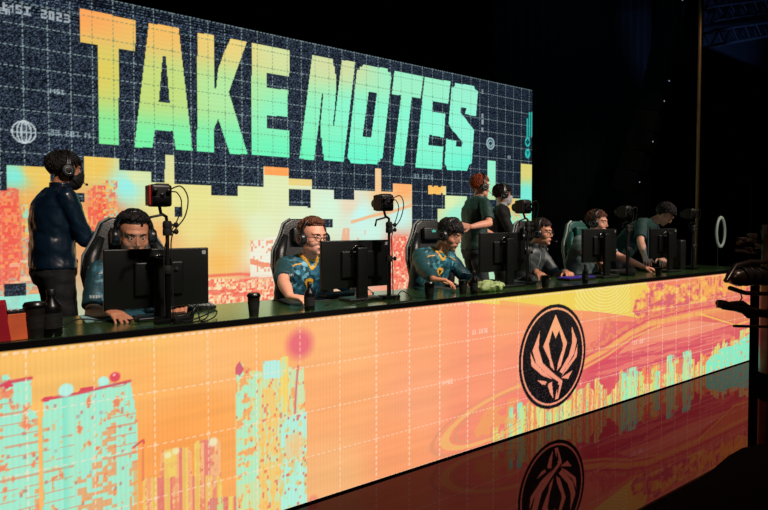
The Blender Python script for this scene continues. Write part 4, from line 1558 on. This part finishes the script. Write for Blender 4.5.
# ------------------------------------------------------------------ player cameras on poles
def player_cam(px, ptop, Y, label, body=M['black'], cx=-.05, n=0, h=None):
    """clamped to the desk: foot, pole, knobs, arm, camera with lens and cable"""
    foot = at(px, 300, Y); foot.z = TOP
    top = at(px, ptop, Y)
    r = empty('player_camera', foot, label=label, cat='camera')
    tag(r, group='player cameras on poles along the desk')
    H = top.z - TOP
    MB().box((0, 0, .012), (.12, .09, .024), bevel=.006).build('foot', M['metal'], r, smooth='auto')
    MB().tube([(0, 0, .01), (0, 0, H * .45)], .014, 14).build('pole', M['metal'], r, smooth='auto')
    MB().tube([(0, 0, H * .40), (0, 0, H - .13)], .009, 12).build('inner_pole', M['black'], r, smooth='auto')
    for z in (H * .42, H * .72, H - .14):
        b = MB()
        b.lathe((0, 0, z - .02), [(.02, 0), (.022, .01), (.022, .03), (.016, .04)], 14)
        b.tube([(0, 0, z), (.03, -.01, z)], .006, 8)
        b.ell((.038, -.012, z), (.012, .012, .014))
        b.build('clamp_knob', M['rubber'], r, smooth='auto')
    b = MB()
    b.tube([(0, 0, H - .14), (cx * .2, -.01, H - .10), (cx * .9, -.01, H - .085), (cx, 0, H - .05)], .008, 10)
    b.tube([(-.11 + cx * .3, -.02, H - .15), (-.10 + cx * .3, -.02, H - .11), (cx * .5, -.01, H - .09)], .006, 8)
    b.build('arm', M['metal'], r, smooth='auto')
    b = MB()
    b.box((cx, 0, H - .0), (.098, .090, .106), bevel=.016, seg=3)
    b.box((cx + .01, 0, H + .05), (.06, .06, .016), bevel=.005)
    cb = b.build('camera_body', M['black'], r, smooth='auto')
    MB().box((cx - .051, 0, H), (.010, .080, .096), bevel=.004).build('side_plate', body, cb)
    MB().lathe((cx - .01, .045, H), [(.038, 0), (.038, .02), (.033, .024), (.033, .042), (.028, .044)], 24, (.1, 1, -.1)).build('lens_barrel', M['black'], cb, smooth='auto')
    MB().lathe((cx - .002, .086, H - .004), [(.030, 0), (.024, .005), (.002, .008)], 24, (.1, 1, -.1)).build('lens', M['lens'], cb, smooth=True)
    b = MB()
    for k in range(3):
        b.lathe((cx - .03 + .03 * k, -.050, H + .02 - .02 * (k % 2)), [(.010, 0), (.010, .01), (.006, .012)], 10, (0, -1, 0))
    b.box((cx, -.052, H - .02), (.07, .01, .03), bevel=.003)
    b.build('rear_ports', M['metal'], cb, smooth='auto')
    b = MB()
    b.tube(curve([(cx + .04, -.045, H + .03), (cx + .085, -.06, H + .045), (cx + .12, -.05, H - .01), (cx + .11, -.03, H - .10), (.018, -.01, H - .20), (.02, -.01, H * .4), (.018, -.02, .03)]), .0033, 8)
    b.tube(curve([(cx + .05, -.03, H + .02), (cx + .075, -.03, H + .015), (cx + .095, -.03, H - .03), (cx + .08, -.02, H - .11), (-.014, -.012, H - .24), (-.02, -.012, H * .3), (-.02, -.02, .03)]), .003, 8)
    b.build('cable', M['rubber'], r, smooth=True)
    return r


player_cam(168, 196, 2.80, 'small camera with red side on a pole in front of the leftmost monitor', M['redl'], -.035)
player_cam(389, 203, 2.90, 'small black camera with looping cable on a pole right of the second monitor', M['black'], -.04)
player_cam(527, 207, 2.95, 'small black camera on a pole at the right edge of the lit screen', M['black'], -.05)
player_cam(627, 212, 2.95, 'small black camera on a pole between the fourth monitor and the leaning man', M['black'], -.05)
player_cam(692, 214, 2.95, 'small black camera on the pole nearest the right end of the desk', M['black'], -.07)


# ------------------------------------------------------------------ cups, bottles, boxes on the desk
def on_desk(px, py, dy=0):
    p = atz(px, py, TOP)
    return Vector((p.x, max(p.y, DY0 + .045) + dy, TOP + .001))


def cup(px, py, h, label, r0=.029, r1=.040, lid=True):
    p = on_desk(px, py)
    r = empty('paper_cup', p, label=label, cat='cup')
    tag(r, group='dark cups on the desk')
    MB().lathe((0, 0, 0), [(r0, 0), (r0 + .001, .004), (r1, h - .012), (r1 + .002, h - .010)], 28).build('cup_wall', M['cupm'], r, smooth='auto')
    if lid:
        MB().lathe((0, 0, h - .014), [(r1 + .003, 0), (r1 + .004, .006), (r1 + .001, .012), (r1 - .003, .018), (r1 - .006, .016), (.005, .014)], 28).build('lid', M['lidm'], r, smooth='auto')
    MB().lathe((0, 0, h * .3), [(r0 + .0035, 0), (r0 + .0075, h * .35)], 28).build('sleeve', M['rubber'], r, smooth='auto')


def bottle(px, py, h, label, r=.034):
    p = on_desk(px, py)
    q = empty('drink_bottle', p, label=label, cat='bottle')
    tag(q, group='black bottles on the desk')
    MB().lathe((0, 0, 0), [(r * .9, 0), (r, .006), (r, h * .58), (r * .9, h * .66), (r * .42, h * .78), (r * .36, h * .88)], 28).build('bottle_body', M['bottle'], q, smooth='auto')
    MB().lathe((0, 0, h * .87), [(r * .44, 0), (r * .44, h * .11), (r * .36, h * .13)], 20).build('cap', M['black'], q, smooth='auto')
    MB().lathe((0, 0, h * .18), [(r + .001, 0), (r + .001, h * .32)], 28).build('label_band', M['rubber'], q, smooth='auto')


cup(38, 342, .145, 'large black lidded cup near the left end of the desk, beside the orange box', .035, .044)
cup(259.5, 318, .115, 'dark lidded cup standing alone between the leftmost player and the one in glasses', .024, .032)
cup(437, 300, .105, 'dark lidded cup in front of the shaggy-haired player, left of two', .024, .033)
cup(463, 294, .105, 'dark lidded cup beside the black bottle, right of the shaggy-haired player', .024, .033, False)
cup(552, 288, .10, 'dark cup in front of the player in the charcoal jacket', .024, .033, False)
cup(671, 277, .09, 'dark cup near the leaning man at the right end of the desk', .024, .033, False)
bottle(53, 338, .20, 'squat black bottle at the left end of the desk behind the large cup', .040)
bottle(315, 312, .155, 'black bottle in front of the second monitor beside the player in glasses', .030)
bottle(479, 295, .16, 'black bottle in front of the third monitor', .026)
bottle(592, 284, .155, 'black bottle in front of the fourth monitor', .024)

p = on_desk(20, 347)
r = empty('orange_carton', p, .2, label='orange snack carton with a dark top strip at the left end of the desk', cat='box')
MB().box((0, 0, .055), (.082, .05, .11), bevel=.003).build('carton_body', M['orange'], r)
MB().box((0, 0, .116), (.082, .05, .012), bevel=.002).build('top_strip', M['black'], r)
b = MB()
for k in range(3): b.ell((-.024 + .024 * k, 0, .124), (.007, .007, .006))
b.build('white_dot', M['white'], r, smooth=True)
p = on_desk(-2, 352)
r = empty('red_carton', p, -.1, label='dark red drink carton cut off by the left edge of the picture', cat='box')
MB().prism([(-.05, 0), (.05, 0), (.03, .155), (-.03, .155)], -.03, .03, bevel=.003).build('carton_body', M['red'], r)
MB().box((0, 0, .160), (.06, .03, .012), bevel=.003).build('folded_top', M['red'], r)


# ------------------------------------------------------------------ keyboards, mice, pads, small things
def keyboard(c, rz, label, caps, w=.40, rows=5, cols=15):
    r = empty('keyboard', c, rz, label=label, cat='keyboard')
    tag(r, group='keyboards on the desk')
    MB().box((0, 0, .010), (w, .14, .018), bevel=.004, seg=2).build('case', M['black'], r, smooth='auto')
    b = MB()
    for i in range(rows):
        for j in range(cols):
            b.box((-w / 2 + .018 + j * (w - .036) / (cols - 1), -.052 + i * .026, .0225), (.018, .019, .010), bevel=.002, seg=1)
    b.build('keys', caps, r)
    return r


def mouse(c, rz, label):
    r = empty('mouse', c, rz, label=label, cat='mouse')
    tag(r, group='computer mice on the desk')
    b = MB()
    b.ell((0, 0, .012), (.031, .058, .024))
    b.box((0, 0, -.02), (.1, .2, .04))
    bb = MB()
    bb.loft([(Vector((0, -.055, .010)), Vector((.020, 0, 0)), Vector((0, 0, .009))), (Vector((0, -.03, .015)), Vector((.029, 0, 0)), Vector((0, 0, .015))),
             (Vector((0, .01, .018)), Vector((.030, 0, 0)), Vector((0, 0, .018))), (Vector((0, .045, .014)), Vector((.028, 0, 0)), Vector((0, 0, .013))), (Vector((0, .058, .010)), Vector((.018, 0, 0)), Vector((0, 0, .008)))], 18)
    bb.build('mouse_shell', M['gloss'], r, smooth=True)
    b.bm.free()
    MB().lathe((-.004, -.032, .026), [(.007, 0), (.007, .008)], 12, (1, 0, 0)).build('scroll_wheel', M['rubber'], r)


def pad(c, w, d, label, m=None):
    tag(MB().box((0, 0, .002), (w, d, .003), bevel=.001, seg=1).build('mouse_pad', m or M['pad']), label, 'mouse pad', 'mouse pads on the desk').location = c


spots = [('leftmost seated player', 103, 311, 137, 314, 'keyg', 122), ('player in glasses and teal jersey', 297, 300, 350, 304, 'keyd', 330), ('shaggy-haired player', 455, 288, 480, 285, 'keyd', 452),
         ('player in the charcoal jacket', 545, 281, 560, 276, 'keyp', 549), ('player in the grey-green jersey', 612, 276, 628, 273, 'keyd', 614)]
for who, mx, my, kx, ky, cap_, pxp in spots:
    a = atz(mx, my, TOP); k_ = atz(kx, ky, TOP)
    a.y = min(a.y, DY1 - .10); k_.y = min(max(k_.y, MY + .07), DY1 - .09)
    if cap_ == 'keyp': k_ = at(573, 276, 3.02); a.x -= .15
    pad(Vector((a.x + .02, DY1 - .125, TOP)), .30, .235, 'dark mouse pad under the hand of the ' + who, M['cloth'] if cap_ == 'keyg' else None)
    mouse(Vector((a.x, DY1 - .135, TOP + .004)), .2, 'black mouse under the hand of the ' + who)
    kp = Vector((max(k_.x, a.x + .36) if cap_ != 'keyp' else k_.x, DY1 - .10 if cap_ != 'keyp' else 2.98, TOP + .001))
    keyboard(kp, -.05, ('grey-keyed' if cap_ == 'keyg' else 'violet-lit' if cap_ == 'keyp' else 'dark') + ' keyboard in front of the ' + who, M[cap_], .36)

# pale crumpled bag
p = on_desk(495, 292)
b = MB()
b.ell((0, .06, .035), (.13, .06, .035), u=40, v=26)
me = b.mesh()
for v in me.vertices:
    v.co += v.normal * (mnoise.noise(v.co * 28) * .028 + abs(mnoise.noise(v.co * 60)) * .012)
    v.co.z = max(v.co.z, .001)
o = link('crumpled_bag', me, M['bag'], None, False, True)
o.location = p
tag(o, 'pale yellow-green crumpled bag lying below the third monitor', 'bag')


def desk_cable(pts, label, r=.0035):
    tag(MB().tube(curve(pts), r, 8).build('cable', M['rubber'], smooth=True), label, 'cable', 'loose black cables on the desk')


def dz(px, py, dzv=0):
    p = atz(px, py, TOP)
    p.y = min(max(p.y, DY0 + .02), DY1 - .02)
    p.z = TOP + .004 + dzv
    return p


desk_cable([dz(172, 326), dz(185, 320, .02), dz(197, 316, .03), dz(205, 324), dz(214, 320, .01), dz(216, 315, .02), dz(200, 322, .02), dz(186, 326)], 'black cable looping on the desk right of the leftmost monitor')
desk_cable([dz(176, 322), dz(188, 326, .01), dz(200, 327), dz(212, 324, .015), dz(207, 314, .035), dz(190, 313, .02)], 'second black cable tangled beside the pole of the red-sided camera')
desk_cable([dz(60, 328), dz(80, 322, .01), dz(110, 322), dz(140, 322, .01), dz(158, 320)], 'black cable running flat in front of the leftmost monitor')
desk_cable([dz(325, 306), dz(340, 302, .015), dz(358, 305), dz(372, 300, .01), dz(384, 301)], 'black cable lying below the second monitor')
desk_cable([dz(395, 301), dz(402, 296, .03), dz(412, 300), dz(402, 304), dz(390, 303)], 'black cable coiled at the foot of the second camera pole')

# small black gadgets
p = on_desk(193, 324)
r = empty('cable_hub', p, .3, label='small black hub with an upright prong beside the leftmost camera pole', cat='gadget')
MB().box((-.03, .02, .015), (.10, .05, .03), bevel=.008).build('hub_body', M['black'], r, smooth='auto')
MB().tube([(.02, .02, .01), (.035, .02, .05), (.05, .02, .075)], [.010, .009, .004], 8).build('prong', M['black'], r, smooth=True)
p = at(678, 270, 3.05); p.z = TOP + .001
r = empty('desktop_speaker', p, 0, label='tall black desktop speaker right of the leaning man', cat='speaker')
MB().box((0, 0, .16), (.11, .12, .32), bevel=.02, seg=3).build('cabinet', M['black'], r, smooth='auto')
MB().lathe((0, .06, .20), [(.035, 0), (.030, .004), (.01, .008)], 20, (0, 1, 0)).build('driver_cone', M['rubber'], r, smooth='auto')

# ------------------------------------------------------------------ right side: ring light, pole, crane, speakers, truss
p = at(721, 232, 3.3)
r = empty('ring_light', (p.x, p.y, 0), 0, label='dim pale ring light on a stand beyond the right end of the desk', cat='lamp')
zc = p.z
ax = Vector((-.16, .99, 0))
MB().torus((0, 0, zc), .185, .020, axis=ax, n=48, m=10, rz=.6).build('ring_diffuser', M['ring'], r, smooth=True)
MB().torus((.006, .018, zc), .187, .019, axis=ax, n=48, m=10, rz=.6).build('ring_housing', M['black'], r, smooth=True)
MB().tube([(0, .03, .35), (0, .03, zc - .19)], .011, 10).build('pole', M['metal'], r, smooth='auto')
for k in range(3):
    a = 2 * PI * k / 3
    MB().tube([(0, .03, .45), (.30 * math.cos(a), .03 + .30 * math.sin(a), .012)], .010, 8).build('leg', M['metal'], r, smooth='auto')

p = at(695, 200, 4.5)
r = empty('stage_pole', (p.x, p.y, 0), label='tall thin golden pole rising behind the right end of the desk', cat='pole')
MB().tube([(.06, 0, .02), (.10, 0, 7.5)], .027, 14).build('shaft', M['gold'], r, smooth='auto')
MB().lathe((.06, 0, 0), [(.25, 0), (.25, .015), (.04, .03)], 24).build('base_plate', M['metal'], r, smooth='auto')
p = at(751, 200, 5.5)
r = empty('thin_mast', (p.x, p.y, 0), label='short thin mast with a brownish tip near the right edge, above the ring light', cat='pole')
MB().tube([(0, 0, .02), (.0, 0, at(751, 180, 5.5).z)], .014, 10).build('shaft', M['gold'], r, smooth='auto')
MB().lathe((0, 0, 0), [(.2, 0), (.2, .015), (.03, .03)], 20).build('base_plate', M['metal'], r, smooth='auto')

# camera crane at the right edge
CY_ = 2.15
g = at(768, 330, CY_)
r = empty('camera_crane', (g.x + .1, g.y, 0), label='black camera crane with arms and cable reaching in from the right edge', cat='camera crane')
c = lambda px, py, dY=0: at(px, py, CY_ + dY)
b = MB()
b.tube([c(730.5, 278), c(731.2, 278), c(733, 277.5), c(737, 277), c(745, 276), c(762, 277), c(800, 278)], [.012, .035, .062, .076, .080, .080, .07], 20)
hd = b.build('remote_head', M['crane'], r, True, 'auto')
for px in (738, 745, 753, 762):
    MB().torus(c(px, 276), .080, .011, axis=(1, 0, 0), n=28, m=8).build('head_ring', M['metal'], hd, True, True)
MB().tube([c(726, 281), c(735, 266), c(750, 262), c(775, 262)], .022, 12).build('upper_rail', M['crane'], r, True, 'auto')
MB().tube([c(730, 288), c(745, 293), c(775, 294)], .020, 12).build('lower_rail', M['crane'], r, True, 'auto')
b = MB()
b.tube([c(719, 303), c(724, 305), c(735, 308), c(752, 312), c(775, 315)], [.030, .042, .030, .042, .04], 12)
b.tube([c(731, 303), c(742, 303), c(750, 307)], [.016, .024, .012], 10)
b.tube([c(720, 300), c(719, 308)], .022, 10)
b.tube([c(738, 308), c(748, 317), c(757, 317)], .014, 8)
b.build('control_arm', M['crane'], r, True, 'auto')
MB().tube([c(734, 326), c(775, 327)], .013, 8).build('lower_rod', M['crane'], r, True, 'auto')
MB().tube([c(740, 291), c(742, 298), c(738, 304)], .006, 8).build('hanging_cable', M['rubber'], r, True, True)
b = MB()
b.tube([c(771, 225), c(771, 300), c(771, 372)], [.07, .09, .10], 16)
b.box(c(772, 345), (.16, .16, .30), bevel=.03)
b.box(c(772, 248), (.13, .14, .16), bevel=.02)
b.build('column', M['crane'], r, True, 'auto')
b = MB()
q = c(774, 300)
e = c(860, 290)
b.tube([q, e, Vector((e.x + .5, e.y - .3, e.z + .1))], .07, 12)
b.build('boom', M['crane'], r, True, 'auto')
b = MB()
q = Vector((e.x + .5, e.y - .3, e.z + .1))
b.tube([q, Vector((q.x, q.y, .1))], .09, 16)
b.box((q.x, q.y, .06), (.8, .8, .12), bevel=.03)
b.build('pedestal', M['crane'], r, True, 'auto')
b = MB()
for (x0, y0) in ((742, 240), (752, 236), (760, 246), (748, 250), (765, 232)):
    b.box(c(x0, y0, .1), (.06, .07, .05), R=Matrix.Rotation(x0, 3, 'Z'), bevel=.008)
b.tube([c(738, 243, .1), c(750, 240, .1), c(772, 246, .1)], .018, 10)
b.tube([c(735, 250, .1), c(755, 253, .1), c(772, 250, .1)], .012, 8)
b.build('camera_rig', M['crane'], r, True, 'auto')

# hanging line array
px_top, px_bot = (668, -10), (622, 190)
ORD = ['topmost', 'second from the top', 'third from the top', 'fourth from the top', 'fifth from the top', 'middle', 'fifth from the bottom', 'fourth from the bottom', 'third from the bottom', 'second from the bottom', 'lowest']
n = 11
for k in range(n):
    t = k / (n - 1)
    px = 672 - 44 * t ** 1.6
    py = -14 + 196 * t
    q = at(px, py, 6.2)
    rr = empty('line_array_speaker', q, .35)
    tag(rr, ORD[k].capitalize() + ' black loudspeaker cabinet of the dim curved hanging stack', 'speaker', 'hanging stack of loudspeaker cabinets')
    tilt = Matrix.Rotation(.05 + .25 * t, 3, 'X')
    MB().box((0, 0, 0), (.78, .42, .40), R=tilt, bevel=.02).build('cabinet', M['speaker'], rr)
    MB().box(tilt @ Vector((0, -.215, 0)), (.70, .012, .33), R=tilt).build('grille', M['rubber'], rr)
    if k in (1, 5, 6, 8, 10):
        MB().ell(tilt @ Vector((-.10, -.226, .05)), (.013, .008, .013)).build('indicator_lamp', M['pin'], rr)
q = at(672, -30, 6.2)
r = empty('rigging_frame', q, .35, label='black rigging frame carrying the hanging loudspeaker stack', cat='rigging')
MB().box((0, 0, .05), (.8, .5, .06)).build('frame_bar', M['metal'], r)
MB().tube([(-.3, 0, .05), (-.3, 0, 9.0 - q.z)], .01, 8).build('chain', M['metal'], r)
MB().tube([(.3, 0, .05), (.3, 0, 9.0 - q.z)], .01, 8).build('chain', M['metal'], r)


def truss(p0, p1, label, s=.3):
    p0, p1 = Vector(p0), Vector(p1)
    r = empty('lighting_truss', p0, label=label, cat='truss')
    d = (p1 - p0)
    rt = d.normalized().cross(CUP).normalized() * s / 2
    up = CUP * s / 2
    b = MB()
    for a in (-1, 1):
        for c_ in (-1, 1):
            b.tube([p0 + rt * a + up * c_, p1 + rt * a + up * c_], .025, 8)
    b.build('chord', M['truss'], r, True, 'auto')
    b = MB()
    n = int(d.length / s)
    for k in range(n):
        q0, q1 = p0 + d * k / n, p0 + d * (k + 1) / n
        sg = 1 if k % 2 else -1
        for a in (-1, 1):
            b.tube([q0 + rt * a + up * sg, q1 + rt * a - up * sg], .012, 6)
            b.tube([q0 + up * a + rt * sg, q1 + up * a - rt * sg], .012, 6)
    b.build('lattice', M['truss'], r, True, 'auto')


truss(at(704, 40, 5.5), at(790, 26, 5.5), 'blue-lit lighting truss across the upper right corner, lower of two')
truss(at(704, 16, 5.8), at(800, 2, 5.8), 'blue-lit lighting truss across the upper right corner, upper of two')
q = at(735, 18, 6.3)
tag(MB().box((q.x + .6, q.y + .1, q.z + .1), (4.2, .12, 2.0), bevel=.02).build('fascia_panel', M['truss']), 'blue-tinted fascia panel behind the trusses in the upper right corner', 'panel')
